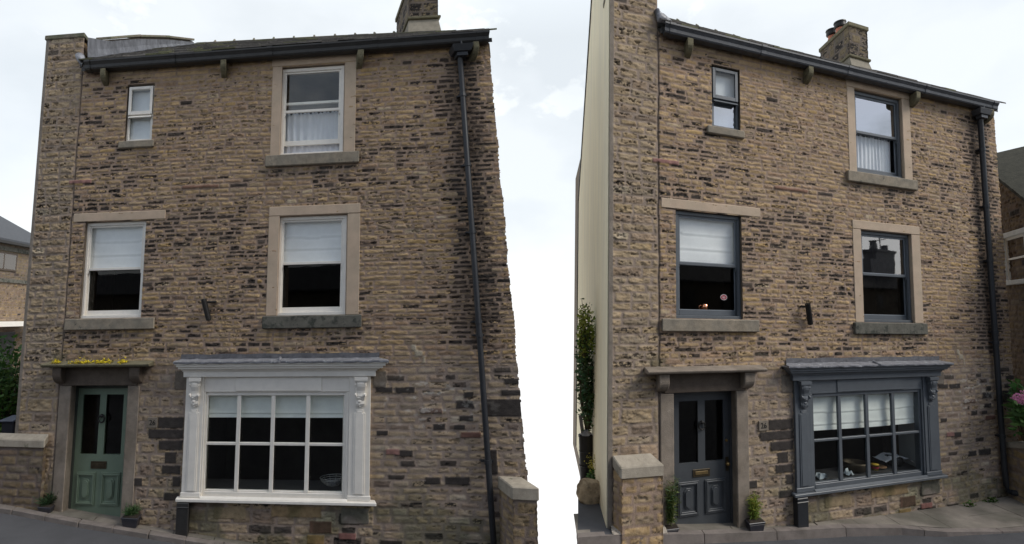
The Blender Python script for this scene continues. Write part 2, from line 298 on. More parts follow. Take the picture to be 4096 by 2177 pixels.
def build_wall(k):
    dx = .0125; xs = np.arange(-1.06, 7.50, dx); zs = np.arange(-.75, 8.0, dx); X, Z = np.meshgrid(xs, zs)
    def soot_main(x, z):
        s = .35+.60*(fbm(x*.9, z*.9, 71, 3)-.45)*2
        s = s+.30*np.exp(-((x-2.7)/1.3)**2-((z-4.3)/.9)**2)          # blackened field between the first-floor windows
        s = s+.12*sst(2.4, 2.9, z)*sst(3.1, 2.7, z)
        s = s+1.0*np.exp(-((x-(6.82+.05*(fbm(x*0, z*2, 5, 3)-.5)))/.25)**2)*sst(2.3, 3.1, z)+.40*np.exp(-((x-6.85)/.35)**2)*sst(2.4, 1.8, z)
        s = s+.18*np.exp(-((x-.3)/.4)**2-((z-6.9)/.3)**2)
        return np.clip(s-.18*sst(6.9, 7.2, x), .02, 1)
    if 'w' in WALLC: return finish_wall(k, X, Z, *WALLC['w'])
    H, c = masonry(X, Z, 100, .058, .086, .12, .46, .0062, soot_main, rugged=1.15, hue=.9)
    def zone(sel, *a, **kw):
        r = np.where(sel.any(1))[0]; q = np.where(sel.any(0))[0]; S = (slice(r[0], r[-1]+1), slice(q[0], q[-1]+1)); m = sel[S]
        h2, c2 = masonry(X[S], Z[S], *a, **kw); H[S] = np.where(m, h2, H[S]); c[S] = np.where(m[..., None], c2, c[S])
    wob = (fbm(X*2, Z*3, 9, 2)-.5)*.12
    zone(Z < 2.28, 200, .082, .112, .14, .40, .0105, .22, rugged=.8, pdark=.06)
    zone((Z < 2.5) & (X > 1.95) & (X < 5.5) & (Z > 2.0), 210, .07, .09, .2, .5, .008, .3)
    zone((X > 1.2) & (X < 2.3) & (Z < 1.9), 300, .10, .19, .2, .42, .011, .16)
    zone((X > 2.0) & (X < 5.34) & (Z < .40), 400, .14, .23, .26, .62, .012, .25, rugged=1.2, pdark=.15)
    lw_ = sst(2.6, 2.1, Z)[..., None]; g_ = c.mean(-1, keepdims=True); c[:] = c*(1-.34*lw_)+(g_*np.array((1.08, .99, .90)))*.34*lw_
    st = (X < -.24+wob*.25)
    zone(st & (Z > 1.9+wob), 500, .085, .15, .24, .62, .010, .26, rugged=1.5, hue=.8)
    zone(st & (Z <= 1.9+wob), 600, .12, .24, .22, .55, .012, .14, rugged=1.6, hue=.8)
    g_ = c.mean(-1, keepdims=True); c[st] = (c*.72+g_*np.array((1.05, 1.0, .86))*.28)[st]
    # upper courses under the eaves are longer, smoother replaced stone
    zone((Z > 7.14) & (X > -.2) & (X < 7.4), 650, .075, .10, .3, .7, .006, .12, rugged=.6)
    # straight joint and rendered corner strip
    jn = np.exp(-((X+.245+(fbm(X*0, Z*5, 40, 3)-.5)*.03)/.022)**2); c = c*(1-jn[..., None]*.8)+np.array((.20, .16, .135))*jn[..., None]*.8; H = H*(1-jn)-.006*jn
    crk = np.exp(-((X+.236+(fbm(X*0, Z*5, 40, 3)-.5)*.03)/.008)**2); H -= crk*.02; c = c*(1-.5*crk[..., None])
    cs = sst(-.985, -1.0, X+wob*.1); c = c*(1-cs[..., None])+np.array((.205, .175, .145))*cs[..., None]*(.8+.4*fbm(X*9, Z*3, 41, 4))[..., None]; H = H*(1-cs)+.012*cs
    def patch(x0, x1, z0, z1, colr, h, ed=.012, ru=.004, sd=50):
        nonlocal H, c
        d = np.minimum(np.minimum(X-x0, x1-X), np.minimum(Z-z0, z1-Z))+(fbm(X*22, Z*22, sd, 3)-.5)*ed*1.6
        m = sst(0, ed, d); H = H*(1-m)+m*(h+(fbm(X*14, Z*20, sd+1, 4)-.5)*ru*2)
        c = c*(1-m[..., None])+np.array(colr)*(.75+.5*fbm(X*16, Z*16, sd+2, 4))[..., None]*m[..., None]
    K = (.045, .038, .034)
    patch(1.95, 2.20, 1.93, 2.22, (.155, .13, .105), .016); patch(5.32, 5.52, 1.95, 2.2, (.155, .13, .105), .016)
    for x0, x1, z0, z1 in ((1.685, 2.16, 1.352, 1.53), (1.52, 2.16, 1.20, 1.348), (1.72, 2.16, 1.03, 1.185), (1.84, 2.06, .84, 1.015), (1.80, 2.14, .68, .82), (1.30, 1.46, .50, .63), (2.0, 2.15, .50, .66), (1.86, 2.14, .30, .42)):
        patch(x0, x1, z0, z1, K, .014)
    for x0, x1, z0, z1 in ((6.78, 7.34, 1.55, 1.80), (6.78, 6.90, .75, 1.10), (7.0, 7.34, 1.84, 1.93), (7.05, 7.34, 2.0, 2.09), (6.52, 6.66, 1.80, 1.9), (6.42, 6.66, 1.66, 1.78), (6.45, 6.64, 1.48, 1.57), (5.36, 5.60, 1.88, 1.97), (5.63, 5.90, 1.87, 1.97), (6.12, 6.28, 1.36, 1.45), (6.38, 6.53, 1.36, 1.44), (5.62, 5.86, .98, 1.08), (6.0, 6.2, .60, .71), (6.24, 6.55, .60, .72), (5.38, 5.54, 1.27, 1.35)):
        patch(x0, x1, z0, z1, K, .015, sd=60+int(x0*10+z0*30) % 40)
    for x0, x1, z0, z1, q in ((6.46, 6.72, 1.25, 1.34, (.16, .085, .065)), (5.95, 6.25, 1.58, 1.67, (.15, .10, .08)), (5.50, 5.68, 1.0, 1.09, (.26, .14, .12)), (4.35, 4.72, -.12, .06, (.145, .085, .06)), (4.32, 4.6, -.28, -.14, (.29, .19, .085)), (4.82, 5.1, -.20, -.10, (.22, .105, .09)), (-.35, .12, 5.34, 5.41, (.28, .15, .13)), (1.9, 2.6, 5.17, 5.23, (.23, .13, .09)),
                              (2.75, 3.3, .05, .23, (.30, .23, .14)), (3.72, 4.55, .10, .26, (.31, .22, .12)), (4.85, 5.3, .02, .26, (.19, .165, .14))):
        patch(x0, x1, z0, z1, q, .018, sd=80)
    # pale lime run and splashes
    for x0, x1, z0, z1 in ((5.85, 5.93, 2.48, 2.6), (5.9, 6.02, 2.40, 2.52), (6.0, 6.06, 2.3, 2.42)):
        patch(x0, x1, z0, z1, (.40, .345, .26), .014, .03, sd=90)
    wl = sst(.60, .72, fbm(X*9, Z*16, 95, 4, .6))*np.exp(-((X-6.1)/.6)**2-((Z-1.75)/.5)**2)*.7; c = c*(1-wl[..., None])+np.array((.46, .43, .38))*wl[..., None]
    damp = sst(.95, .1, Z)*sst(.44, .62, fbm(X*2.2, Z*2.2, 97, 4)); c = c*(1-.42*damp[..., None]*np.array((1, .86, 1)))
    moss = sst(.52, .64, fbm(X*3, Z*7, 98, 4))*np.exp(-((Z-2.42)/.11)**2)*sst(2.1, 1.6, X)*.75; c = c*(1-moss[..., None])+np.array((.095, .085, .05))*moss[..., None]
    for x0, x1, zz in ((-.2, 1.55, 2.88), (3.45, 5.15, 2.86), (3.4, 5.1, 5.44)):     # runs below the sills
        rn = sst(.45, .6, fbm(X*14, Z*1.2, 99, 3))*sst(x0-.05, x0+.05, X)*sst(x1+.05, x1-.05, X)*sst(zz+.01, zz-.02, Z)*sst(zz-.3, zz-.05, Z)*.4; c = c*(1-rn[..., None])+np.array((.07, .065, .055))*rn[..., None]
    WALLC['w'] = (H, c); return finish_wall(k, X, Z, H, c)
def finish_wall(k, X, Z, H, c):
    xs, zs = X[0], Z[:, 0]
    P = T(k, X, -H, Z); keep = np.ones((len(zs)-1, len(xs)-1), bool)
    xc = (X[:-1, :-1]+X[1:, 1:])/2; zc = (Z[:-1, :-1]+Z[1:, 1:])/2
    for x0, x1, z0, z1 in HOLES: keep &= ~((xc > x0) & (xc < x1) & (zc > z0) & (zc < z1))
    keep &= (zc < np.where(xc < -.25, 7.955, 7.37))
    keep &= xc < 7.275+(fbm(zc*0+3, zc*5, 31, 2)-.5)*.035+(fbm(xc*2, zc*17, 33, 3)-.5)*.032
    idx = np.arange(X.size).reshape(X.shape); q = np.stack([idx[:-1, :-1], idx[:-1, 1:], idx[1:, 1:], idx[1:, :-1]], -1)[keep]
    return P.reshape(-1, 3), q, c.reshape(-1, 3)
def raw_mesh(name, P, q, col, m, parent=None, smooth=True):
    o = np.array(parent['org']) if parent is not None else np.zeros(3)
    used = np.unique(q); mp_ = np.full(len(P), -1); mp_[used] = np.arange(len(used)); P = P[used]-o; q = mp_[q]; col = col[used]
    me = bpy.data.meshes.new(name); me.vertices.add(len(P)); me.vertices.foreach_set('co', P.astype(np.float32).ravel())
    me.loops.add(q.size); me.loops.foreach_set('vertex_index', q.astype(np.int32).ravel())
    me.polygons.add(len(q)); me.polygons.foreach_set('loop_start', np.arange(0, q.size, 4, dtype=np.int32)); me.polygons.foreach_set('loop_total', np.full(len(q), 4, np.int32))
    me.update(calc_edges=True)
    a = me.color_attributes.new('col', 'FLOAT_COLOR', 'POINT'); a.data.foreach_set('color', np.concatenate([np.clip(col, 0, 1), np.ones((len(col), 1))], 1).astype(np.float32).ravel())
    me.polygons.foreach_set('use_smooth', [smooth]*len(q)); me.materials.append(m)
    ob = bpy.data.objects.new(name, me); C.collection.objects.link(ob); ob['org'] = tuple(float(t) for t in o)
    if parent is not None: ob.parent = parent
    return ob
def stone_panel(mb_name, F, u0, u1, v0, v1, seed, args, m, parent=None, d=.02, soot=.1, rugged=1.2, tone=1.):
    """a rubble-stone face: F(u, h, v) gives the world point h metres proud of the face"""
    U, V = np.meshgrid(np.linspace(u0, u1, max(3, int((u1-u0)/d)+1)), np.linspace(v0, v1, max(3, int((v1-v0)/d)+1)))
    H, c = masonry(U, V, seed, *args, soot, rugged=rugged); P = F(U, H, V); i = np.arange(U.size).reshape(U.shape)
    q = np.stack([i[:-1, :-1], i[:-1, 1:], i[1:, 1:], i[1:, :-1]], -1).reshape(-1, 4)
    return raw_mesh(mb_name, P.reshape(-1, 3), q, c.reshape(-1, 3)*np.array(tone), m, parent)
# openings: first-floor left, first-floor right, second-floor right, second-floor left, door, shop
W1L = (.057, 1.249, 3.07, 4.68); W1R = (3.715, 4.88, 3.06, 4.655); W2R = (3.68, 4.79, 5.655, 7.16); W2L = (.725, 1.265, 6.03, 7.035)
HOLES = [W1L, W1R, W2R, W2L, (.0, 1.095, -.2, 2.0), (2.50, 4.95, .34, 2.1)]
rnd = random.Random(3)
# ------------------------------------------------------------------ parts of a house
def sash_window(k, H, op, paint, bead, meet, lift, gu, gl, label=None):
    F = lambda x, y, z: T(k, x, y, z)
    x0, x1, z0, z1 = op
    b = MB()
    b.box(F, x0+.004, x0+.052, .055, .17, z0+.05, z1-.06); b.box(F, x1-.052, x1-.004, .055, .17, z0+.05, z1-.06)
    b.box(F, x0+.004, x1-.004, .055, .17, z1-.06, z1-.004); b.box(F, x0+.004, x1-.004, .035, .17, z0+.002, z0+.05)
    b.box(F, x0+.052, x0+.066, .066, .075, z0+.05, z1-.06); b.box(F, x1-.066, x1-.052, .066, .075, z0+.05, z1-.06)
    W = b.build('sash_window', paint, H, .004)
    if label: W['label'] = label
    def sash(za, zb, y, brail, trail, g):
        s = MB(); xa, xb = x0+.053, x1-.053
        s.box(F, xa, xa+.034, y, y+.035, za, zb); s.box(F, xb-.034, xb, y, y+.035, za, zb)
        s.box(F, xa+.034, xb-.034, y, y+.035, za, za+brail); s.box(F, xa+.034, xb-.034, y, y+.035, zb-trail, zb)
        s.build('sash', paint, W, .003)
        p = MB(); p.box(F, xa+.03, xb-.03, y+.016, y+.021, za+brail-.004, zb-trail+.004); p.build('pane', g, W)
        if bead is not None:
            q = MB(); t = .008; xi, xj = xa+.034, xb-.034; zi, zj = za+brail, zb-trail
            q.box(F, xi, xi+t, y+.003, y+.012, zi, zj); q.box(F, xj-t, xj, y+.003, y+.012, zi, zj); q.box(F, xi+t, xj-t, y+.003, y+.012, zi, zi+t); q.box(F, xi+t, xj-t, y+.003, y+.012, zj-t, zj)
            q.build('glazing_bead', bead, W)
    sash(meet-.025, z1-.058, .078, .042, .03, gu)
    sash(z0+.052+lift, meet+.02+lift, .116, .08, .042, gl)
    for s in (0, 1):      # little horns below the meeting rail
        hn = MB(); xx = x0+.056 if s == 0 else x1-.056-.03
        hn.poly(F, [(xx, meet-.026), (xx+.03, meet-.026), (xx+(.022 if s else .03), meet-.06), (xx+(.0 if s else .008), meet-.085)][::1], .080, .108)
        hn.build('sash_horn', paint, W)
    return W
def stone_frame(k, W, outer, op, m_sill, sill, lintel, jambs=True, proud=.016):
    F = lambda x, y, z: T(k, x, y, z)
    x0, x1, z0, z1 = op
    if lintel:
        b = MB(); b.box(F, *lintel[:2], -proud, .20, *lintel[2:]); b.build('lintel', M_DRESS, W, .008)
    if jambs:
        for xa, xb in ((outer[0], x0), (x1, outer[1])):
            b = MB(); b.box(F, xa, xb, -proud+.003, .20, z0, (lintel[2]-.004) if lintel else z1); b.build('stone_jamb', M_DRESS, W, .007)
    else:
        for xa, xb in ((x0-.05, x0), (x1, x1+.05)):
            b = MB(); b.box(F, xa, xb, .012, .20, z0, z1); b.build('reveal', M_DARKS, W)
    b = MB(); b.box(F, sill[0], sill[1], -.065, .10, sill[2], sill[3]); b.build('stone_sill', m_sill, W, .012)
def bracket_profile(y0, y1, z0, z1, n=7):
    P = [(y1, z0)]
    for i in range(n+1):
        t = i/n; P.append((y1+(y0-y1)*(math.sin(t*math.pi/2)**1.25), z0+(z1-z0)*.62*(1-math.cos(t*math.pi/2))+.0))
    return P+[(y0, z1), (y1, z1)]
def cloth(k, name, x0, x1, z0, z1, y, m, seams=(), pleats=0, amp=.012, top_ruffle=False, sag=0., nx=60, nz=40, border=None):
    b = MB(); P = np.zeros((nz+1, nx+1, 3))
    for i in range(nz+1):
        for j in range(nx+1):
            u, v = j/nx, i/nz; x = x0+(x1-x0)*u; z = z0+(z1-z0)*v; yy = y
            if pleats: yy += amp*math.sin(u*pleats*6.283+1.2*math.sin(u*9))*(.6+.4*math.sin(3*u+1))+.004*math.sin(u*57+v*3)
            for s in seams:
                dz = z-(s+sag*math.sin(u*math.pi)*-1); yy += -.006*math.exp(-(dz/.035)**2)*(1 if dz > 0 else -.9)
            yy += .005*math.sin(u*7+v*4)*(1 if seams else .3)
            if v < .999 and i == 0: z -= sag*math.sin(u*math.pi)
            if top_ruffle and i == nz: z += .018*math.sin(u*90)+.012*math.sin(u*37)
            P[i, j] = T(k, x, yy, z)
    b.grid(P); return b.build(name, m, None, smooth=True, base=T(k, (x0+x1)/2, y, z0))
def house(k, label, cfg):
    F = lambda x, y, z: T(k, x, y, z)
    H = empty('stone_house', F(3.1, 0, -.1), label, 'house', None)
    P, q, c = build_wall(k); raw_mesh('front_wall', P, q, c, M_WALL, H)
    # ---- shell behind the facade
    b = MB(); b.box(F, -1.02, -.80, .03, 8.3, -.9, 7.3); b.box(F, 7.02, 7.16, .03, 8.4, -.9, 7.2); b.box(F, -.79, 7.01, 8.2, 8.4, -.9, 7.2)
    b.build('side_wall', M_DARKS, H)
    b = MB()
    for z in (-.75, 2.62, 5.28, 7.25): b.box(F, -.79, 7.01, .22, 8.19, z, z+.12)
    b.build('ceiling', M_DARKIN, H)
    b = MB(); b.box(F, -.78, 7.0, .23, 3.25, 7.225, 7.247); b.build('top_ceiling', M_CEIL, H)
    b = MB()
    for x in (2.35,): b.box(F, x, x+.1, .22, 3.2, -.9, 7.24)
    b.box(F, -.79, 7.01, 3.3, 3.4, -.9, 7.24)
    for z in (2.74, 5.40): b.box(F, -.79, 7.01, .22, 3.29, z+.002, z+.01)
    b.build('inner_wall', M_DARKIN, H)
    b = MB(); b.box(F, -.98, 7.0, .05, .20, 7.22, 7.36); b.build('wall_plate', M_DARKS, H)
    # pier of the party wall that stands above the eaves
    b = MB(); b.box(F, -1.035, -.285, .03, .60, 7.2, 7.93); b.build('party_pier', M_DARKS, H)
    if k == 0:
        stone_panel('pier_side', lambda u, h, v: T(k, -.284+h*.8, u, v), .0, .60, 7.1, 7.94, 21, (.08, .13, .2, .4, .012), M_WALL, H, soot=.2)
    b = MB(); b.box(F, -1.09, -.235, -.03, .66, 7.952, 8.035); b.build('pier_coping', M_COPING, H, .012)
    # ---- roof: overlapping stone slates on the front slope, plain boarded slope behind
    rz = RIDGE[k]; ye, ze = -.17, 7.42; yr = 4.2; sl_ = (rz-ze)/(yr-ye)
    b = MB(); y = ye; row = 0
    while y < yr-.02:
        L = .30-.008*row; x = -.245+max(0, y)*.285+rnd.uniform(-.12, 0)
        while x < 7.30:
            wd = rnd.uniform(.26, .50); x2 = min(x+wd, 7.34+rnd.uniform(-.03, .03)); xa = max(x, -.245+max(0, y)*.285)
            if x2-xa > .06:
                th = rnd.uniform(.016, .032); lift = rnd.uniform(.012, .03); ya = y-rnd.uniform(0, .03); yb = min(y+L*1.55, yr); g = rnd.uniform(.65, 1.35); t = rnd.random()
                colr = np.array((.085, .078, .07))*g if t < .8 else np.array((.10, .10, .055))*g
                zz = lambda yy: ze+(yy-ye)*sl_
                Q = [F(x_, y_, zz(y_)+o_) for o_ in (0, th) for x_, y_ in ((xa+.004, ya), (x2-.004, ya), (x2-.004, yb), (xa+.004, yb))]
                Q = [np.array(p)+np.array((0, 0, lift if i % 4 < 2 else 0)) for i, p in enumerate(Q)]
                b.hexa(Q, tuple(colr))
            x += wd
        y += L; row += 1
    Rf = b.build('roof', M_SLATE, H)
    b = MB(); x = .92
    while x < 7.3:
        b.prism(F, [(yr-.17, rz-.10), (yr-.15, rz-.05), (yr, rz+.055), (yr+.15, rz-.05), (yr+.17, rz-.10)], x, min(x+.575, 7.32))
        b.prism(F, [(yr-.165, rz-.07), (yr-.14, rz-.025), (yr, rz+.10), (yr+.14, rz-.025), (yr+.165, rz-.07)], x+.545, min(x+.60, 7.33)); x += .58
    b.build('ridge_tile', M_COPING, Rf, .008)
    b = MB(); b.prism(F, [(ye+.1, ze-.05), (yr, rz-.09), (8.45, 7.3), (8.45, 7.2), (yr, rz-.20), (ye+.1, ze-.12)], .95, 7.30)
    b.prism(F, [(ye+.1, ze-.05), (yr, rz-.09), (yr, rz-.2), (ye+.1, ze-.12)], -.22, .95); b.build('roof_deck', M_BLACK, Rf)
    b = MB(); b.poly(F, [(7.17, 7.1), (7.30, 7.1), (7.30, 7.34), (7.17, 7.34)], .02, 8.3)
    P0 = [F(7.10, .1, 7.2), F(7.10, 8.3, 7.2), F(7.10, yr, rz-.22), F(7.2, .1, 7.2), F(7.2, 8.3, 7.2), F(7.2, yr, rz-.22)]
    b.add(P0, [(0, 1, 2), (3, 5, 4), (0, 2, 5, 3), (1, 4, 5, 2), (0, 3, 4, 1)]); b.build('gable', M_DARKS, H)
    if k == 0:      # raised coping running up the party wall with its lead skirt
        pa = lambda y: -.27+.30*y*(1.18/1.17)
        zr = lambda y: ze+(y-ye)*sl_
        b = MB(); A = [(.58, .34), (1.5, .33), (2.6, .25), (3.75, .11)]
        pts = []
        for y, h in A: pts.append([T(k, pa(y)-.20, y, zr(y)-.1), T(k, pa(y)+.06, y, zr(y)-.1), T(k, pa(y)+.06, y, zr(y)+h), T(k, pa(y)-.20, y, zr(y)+h)])
        for i in range(3): b.hexa([pts[i][0], pts[i][1], pts[i+1][1], pts[i+1][0], pts[i][3], pts[i][2], pts[i+1][2], pts[i+1][3]])
        b.build('parapet', M_DARKS, Rf)
        b = MB(); ys = np.linspace(.02, 3.8, 30); Pg = []
        for i, y in enumerate(ys):
            h = np.interp(y, [0, .58, 1.5, 2.6, 3.8], [.42, .31, .30, .22, .08]); xx = pa(y)+.085+.012*math.sin(i*2.1)
            Pg.append([T(k, xx-.005, y, zr(y)+h), T(k, xx+.005*math.sin(i*1.3), y, zr(y)+h*.5), T(k, xx+.02, y, zr(y)+.05), T(k, xx+.20+.03*rnd.random(), y, zr(y)+.045)])
        b.grid(Pg); b.build('lead_flashing', mat('streaked parapet lead', (.13, .135, .15), .55, .45, 7, .5, 14, metal=.2, stretch=(1.6, 1.6, .5), stain=((.27, .275, .29), .62, 5.)), Rf)
        b = MB()
        for i in range(3):
            (y, h), (y2, h2) = A[i], A[i+1]
            for o in (0,): b.hexa([T(k, pa(y)-.24, y, zr(y)+h+.004), T(k, pa(y)+.12, y, zr(y)+h+.004), T(k, pa(y2)+.12, y2-.012, zr(y2)+h2+.004), T(k, pa(y2)-.24, y2-.012, zr(y2)+h2+.004), T(k, pa(y)-.24, y, zr(y)+h+.06), T(k, pa(y)+.12, y, zr(y)+h+.06), T(k, pa(y2)+.12, y2-.012, zr(y2)+h2+.06), T(k, pa(y2)-.24, y2-.012, zr(y2)+h2+.06)])
        b.build('parapet_coping', M_COPING, Rf, .01)
        b = MB(); b.tube([T(k, -.30, -.02, 7.60), T(k, -.22, -.10, 7.48), T(k, -.20, -.12, 7.34)], [.07, .06, .02]); b.build('lead_corner', M_LEAD, Rf, smooth=True)
    else:
        b = MB(); b.tube([T(k, -.27, -.02, 7.66), T(k, -.22, -.09, 7.52), T(k, -.05, -.12, 7.47)], [.05, .075, .03]); b.build('lead_corner', M_LEAD, Rf, smooth=True)
    # ---- chimney
    dz = rz-10.37; cx0, cx1, cy0, cy1 = 7.02, 7.72, 3.86, 5.25
    if k == 0: cx0, cx1 = 7.05, 7.80
    b = MB()
    Q = lambda x0, x1, y0, y1, z: [F(x0, y0, z), F(x1, y0, z), F(x1, y1, z), F(x0, y1, z)]
    b.hexa(Q(cx0-.09, cx1+.03, cy0-.25, cy1+.05, 9.85+dz)+Q(cx0+.0, cx1+.0, cy0, cy1, 10.50+dz))
    ch = b.build('chimney', mat('cement flaunching', (.24, .215, .17), .95, .2, 6, .5, 60), Rf)
    b = MB(); b.box(F, cx0-.05, cx1+.05, cy0-.06, cy1+.05, 10.50+dz, 10.57+dz); b.box(F, cx0-.03, cx1+.03, cy0-.03, cy1+.03, 11.42+dz, 11.54+dz); b.build('chimney_band', M_CORB, Rf, .015)
    b = MB(); b.box(F, cx0+.02, cx1-.02, cy0+.02, cy1-.02, 10.55+dz, 11.45+dz); b.build('chimney_core', M_DARKS, Rf)
    a = (.19, .25, .22, .48, .014)
    stone_panel('chimney_face', lambda u, h, v: T(k, u, cy0+.015-h, v), cx0, cx1, 10.57+dz, 11.42+dz, 31, a, M_WALL, Rf, d=.025, soot=.8, tone=(.44, .49, .54))
    stone_panel('chimney_face', lambda u, h, v: T(k, cx0+.015-h, u, v), cy0, cy1, 10.57+dz, 11.42+dz, 32, a, M_WALL, Rf, d=.025, soot=.7, tone=(.44, .49, .54))
    stone_panel('chimney_face', lambda u, h, v: T(k, cx1-.015+h, u, v), cy0, cy1, 10.57+dz, 11.42+dz, 33, a, M_WALL, Rf, d=.025, soot=.7, tone=(.44, .49, .54))
    if k == 1:
        for px_, py_, pz_ in ((7.36, 4.62, 11.56+dz), (7.36, 5.02, 11.56+dz)):
            B = F(px_, py_, pz_); b = MB(); b.lathe(B, [(.0, 0), (.13, 0), (.125, .22), (.105, .30), (.12, .33), (.10, .34), (0, .34)]); b.build('chimney_pot', M_TERRA, Rf, smooth=True)
            b = MB(); b.lathe(B+(0, 0, .335), [(.10, 0), (.15, .02), (.16, .05), (.15, .15), (.17, .165), (.16, .20), (.02, .235), (0, .235)]); b.build('chimney_cowl', M_IRON, Rf)
    # ---- gutter, corbels, drainpipe
    gm = M_BLACK if k == 0 else M_GUTG
    b = MB(); b.prism(F, [(-.06, 7.27), (-.17, 7.265), (-.185, 7.285), (-.19, 7.33), (-.215, 7.365), (-.225, 7.375), (-.225, 7.40), (-.20, 7.40), (-.17, 7.30), (-.06, 7.30)], -.10 if k == 0 else -.17, 7.20 if k == 0 else 7.14)
    G = b.build('gutter', gm, H)
    for x in (-.085, 1.6, 3.4, 5.2, 7.0):
        b = MB(); b.prism(F, [(-.05, 7.262), (-.175, 7.257), (-.192, 7.28), (-.197, 7.33), (-.222, 7.36), (-.232, 7.37), (-.232, 7.403), (-.05, 7.403)], x, x+.10)
        b.build('gutter_joint', gm, G)
    b = MB(); b.box(F, -.2, 7.2, -.05, .03, 7.365, 7.43); b.build('eaves_board', M_BLACK, G)
    for x in (.28, 2.61, 5.03, 6.99):
        b = MB(); b.prism(F, bracket_profile(-.185, .02, 7.04, 7.262), x-.052, x+.052); b.build('eaves_corbel', M_CORB, H, .008)
    px = 6.755
    b = MB(); bot = [(px, -.085, -.6)] if k == 0 else [(px+.01, -.09, .02), (px+.03, -.10, -.06), (px+.10, -.16, -.10)]
    b.tube([F(px, -.14, 7.17), F(px, -.085, 7.02)]+[F(px, -.085, z) for z in (6, 5, 4, 3, 2, 1, .3)]+[F(*p) for p in bot], .043, 14)
    Dp = b.build('drainpipe', M_PIPE if k == 0 else M_PIPE, H, smooth=True)
    for z in (6.45, 5.33, 4.28, 2.92, 2.72, .95):
        b = MB(); b.tube([F(px, -.085, z-.03), F(px, -.085, z+.03)], .053, 14); b.box(F, px-.075, px+.075, -.06, .0, z-.012, z+.012); b.build('pipe_collar', M_PIPE, Dp)
    b = MB(); x0, x1 = 6.60, 6.92
    b.hexa(Q(x0+.02, x1-.02, -.20, -.03, 7.115)+Q(x0-.015, x1+.015, -.235, -.03, 7.215)); b.box(F, x0+.07, x1-.07, -.18, -.06, 7.05, 7.114); b.tube([F(px, -.17, 7.21), F(px, -.17, 7.29)], .018); b.build('rain_hopper', M_PIPE if k == 0 else M_GUTG, Dp, .006)
    if k == 1:
        b = MB(); b.tube([F(px+.06, -.13, -.085), F(7.2, -.42, -.10), F(7.5, -.64, -.12)], .05, 12); b.build('pipe_shoe', M_PIPE, Dp, smooth=True)
    # ---- windows
    pt = M_WHITE if k == 0 else M_BLUE; bd = None if k == 0 else M_BLUEL
    W = sash_window(k, H, W1L, pt, bd, 3.895, .0, G_SOFT, G_DARK, 'sash window with a plain flat stone lintel and no stone jambs')
    stone_frame(k, W, None, W1L, M_SILL, (-.20, 1.53, 2.885, 3.068), (-.196, 1.618, 4.685, 4.83), jambs=False, proud=.014)
    W = sash_window(k, H, W1R, pt, bd, 3.90, .0, G_REF if k else G_SOFT, G_DARK if k == 0 else G_SOFT)
    stone_frame(k, W, (3.526, 5.09), W1R, M_SILLD, (3.47, 5.13, 2.862, 3.058), (3.526, 5.09, 4.657, 4.81))
    W = sash_window(k, H, W2R, pt, bd, 6.43, .15 if k == 0 else 0., G_MID if k == 0 else G_SKY, G_SOFT)
    stone_frame(k, W, (3.505, 4.984), W2R, M_SILL, (3.43, 5.05, 5.465, 5.65), (3.49, 4.995, 7.175, 7.30))
    x0, x1, z0, z1 = W2L; y = .045        # small casement pair
    b = MB(); b.box(F, x0+.012, x0+.06, y, y+.06, z0+.01, z1-.02); b.box(F, x1-.06, x1-.012, y, y+.06, z0+.01, z1-.02); b.box(F, x0+.06, x1-.06, y, y+.06, z0+.01, z0+.055); b.box(F, x0+.06, x1-.06, y, y+.06, z1-.07, z1-.02); b.box(F, x0+.06, x1-.06, y, y+.06, 6.475, 6.52)
    W = b.build('casement_window', pt, H, .005); W['label'] = 'small two-pane window with a top-hung vent'
    b = MB(); zt, zb = z1-.035, 6.505
    b.box(F, x0+.03, x0+.085, y-.035, y-.002, zb, zt); b.box(F, x1-.085, x1-.03, y-.035, y-.002, zb, zt); b.box(F, x0+.085, x1-.085, y-.035, y-.002, zt-.05, zt); b.box(F, x0+.085, x1-.085, y-.035, y-.002, zb, zb+.06)
    b.prism(F, [(y-.002, zb-.005), (y-.06, zb-.055), (y-.05, zb-.065), (y-.002, zb-.04)], x0+.04, x1-.04); b.build('vent_sash', pt, W, .004)
    for za, zc_, yy, g in ((zb+.058, zt-.048, y-.02, G_SOFT), (z0+.05, 6.48, y+.03, G_SOFT if k == 0 else G_SKY)):
        b = MB(); b.box(F, x0+.055 if za < 6.3 else x0+.08, x1-.055 if za < 6.3 else x1-.08, yy, yy+.005, za, zc_); b.build('pane', g, W)
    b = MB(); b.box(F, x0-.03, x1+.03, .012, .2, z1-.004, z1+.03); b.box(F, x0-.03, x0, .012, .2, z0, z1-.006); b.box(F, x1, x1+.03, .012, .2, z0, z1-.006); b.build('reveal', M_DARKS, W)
    b = MB(); b.box(F, x0-.10, x1+.06, -.055, .08, 5.905, 6.028); b.build('stone_sill', M_SILL, W, .014)
    # ---- door
    dp = M_SAGE if k == 0 else M_DDOOR
    for xa, xb in ((-.225, 0), (1.095, 1.315)):
        b = MB(); b.box(F, xa, xb, -.02, .26, -.55, 1.995); b.build('door_jamb', M_DOORST, H, .012)
    b = MB(); b.box(F, -.16, 1.27, -.028, .26, 2.0, 2.29); b.build('door_lintel', M_DARKST, H, .01)
    b = MB(); b.prism(F, [(.02, 2.30), (-.24, 2.305), (-.27, 2.325), (-.275, 2.355), (.02, 2.385)], -.49, 1.55); hd = b.build('door_hood', M_CORB if k == 0 else M_DOORST, H, .01)
    for xa, xb in ((-.29, -.12), (1.17, 1.36)):
        b = MB(); b.prism(F, bracket_profile(-.20, .01, 2.03, 2.30), xa, xb); b.build('hood_bracket', M_DARKST if k == 0 else M_DOORST, hd, .012)
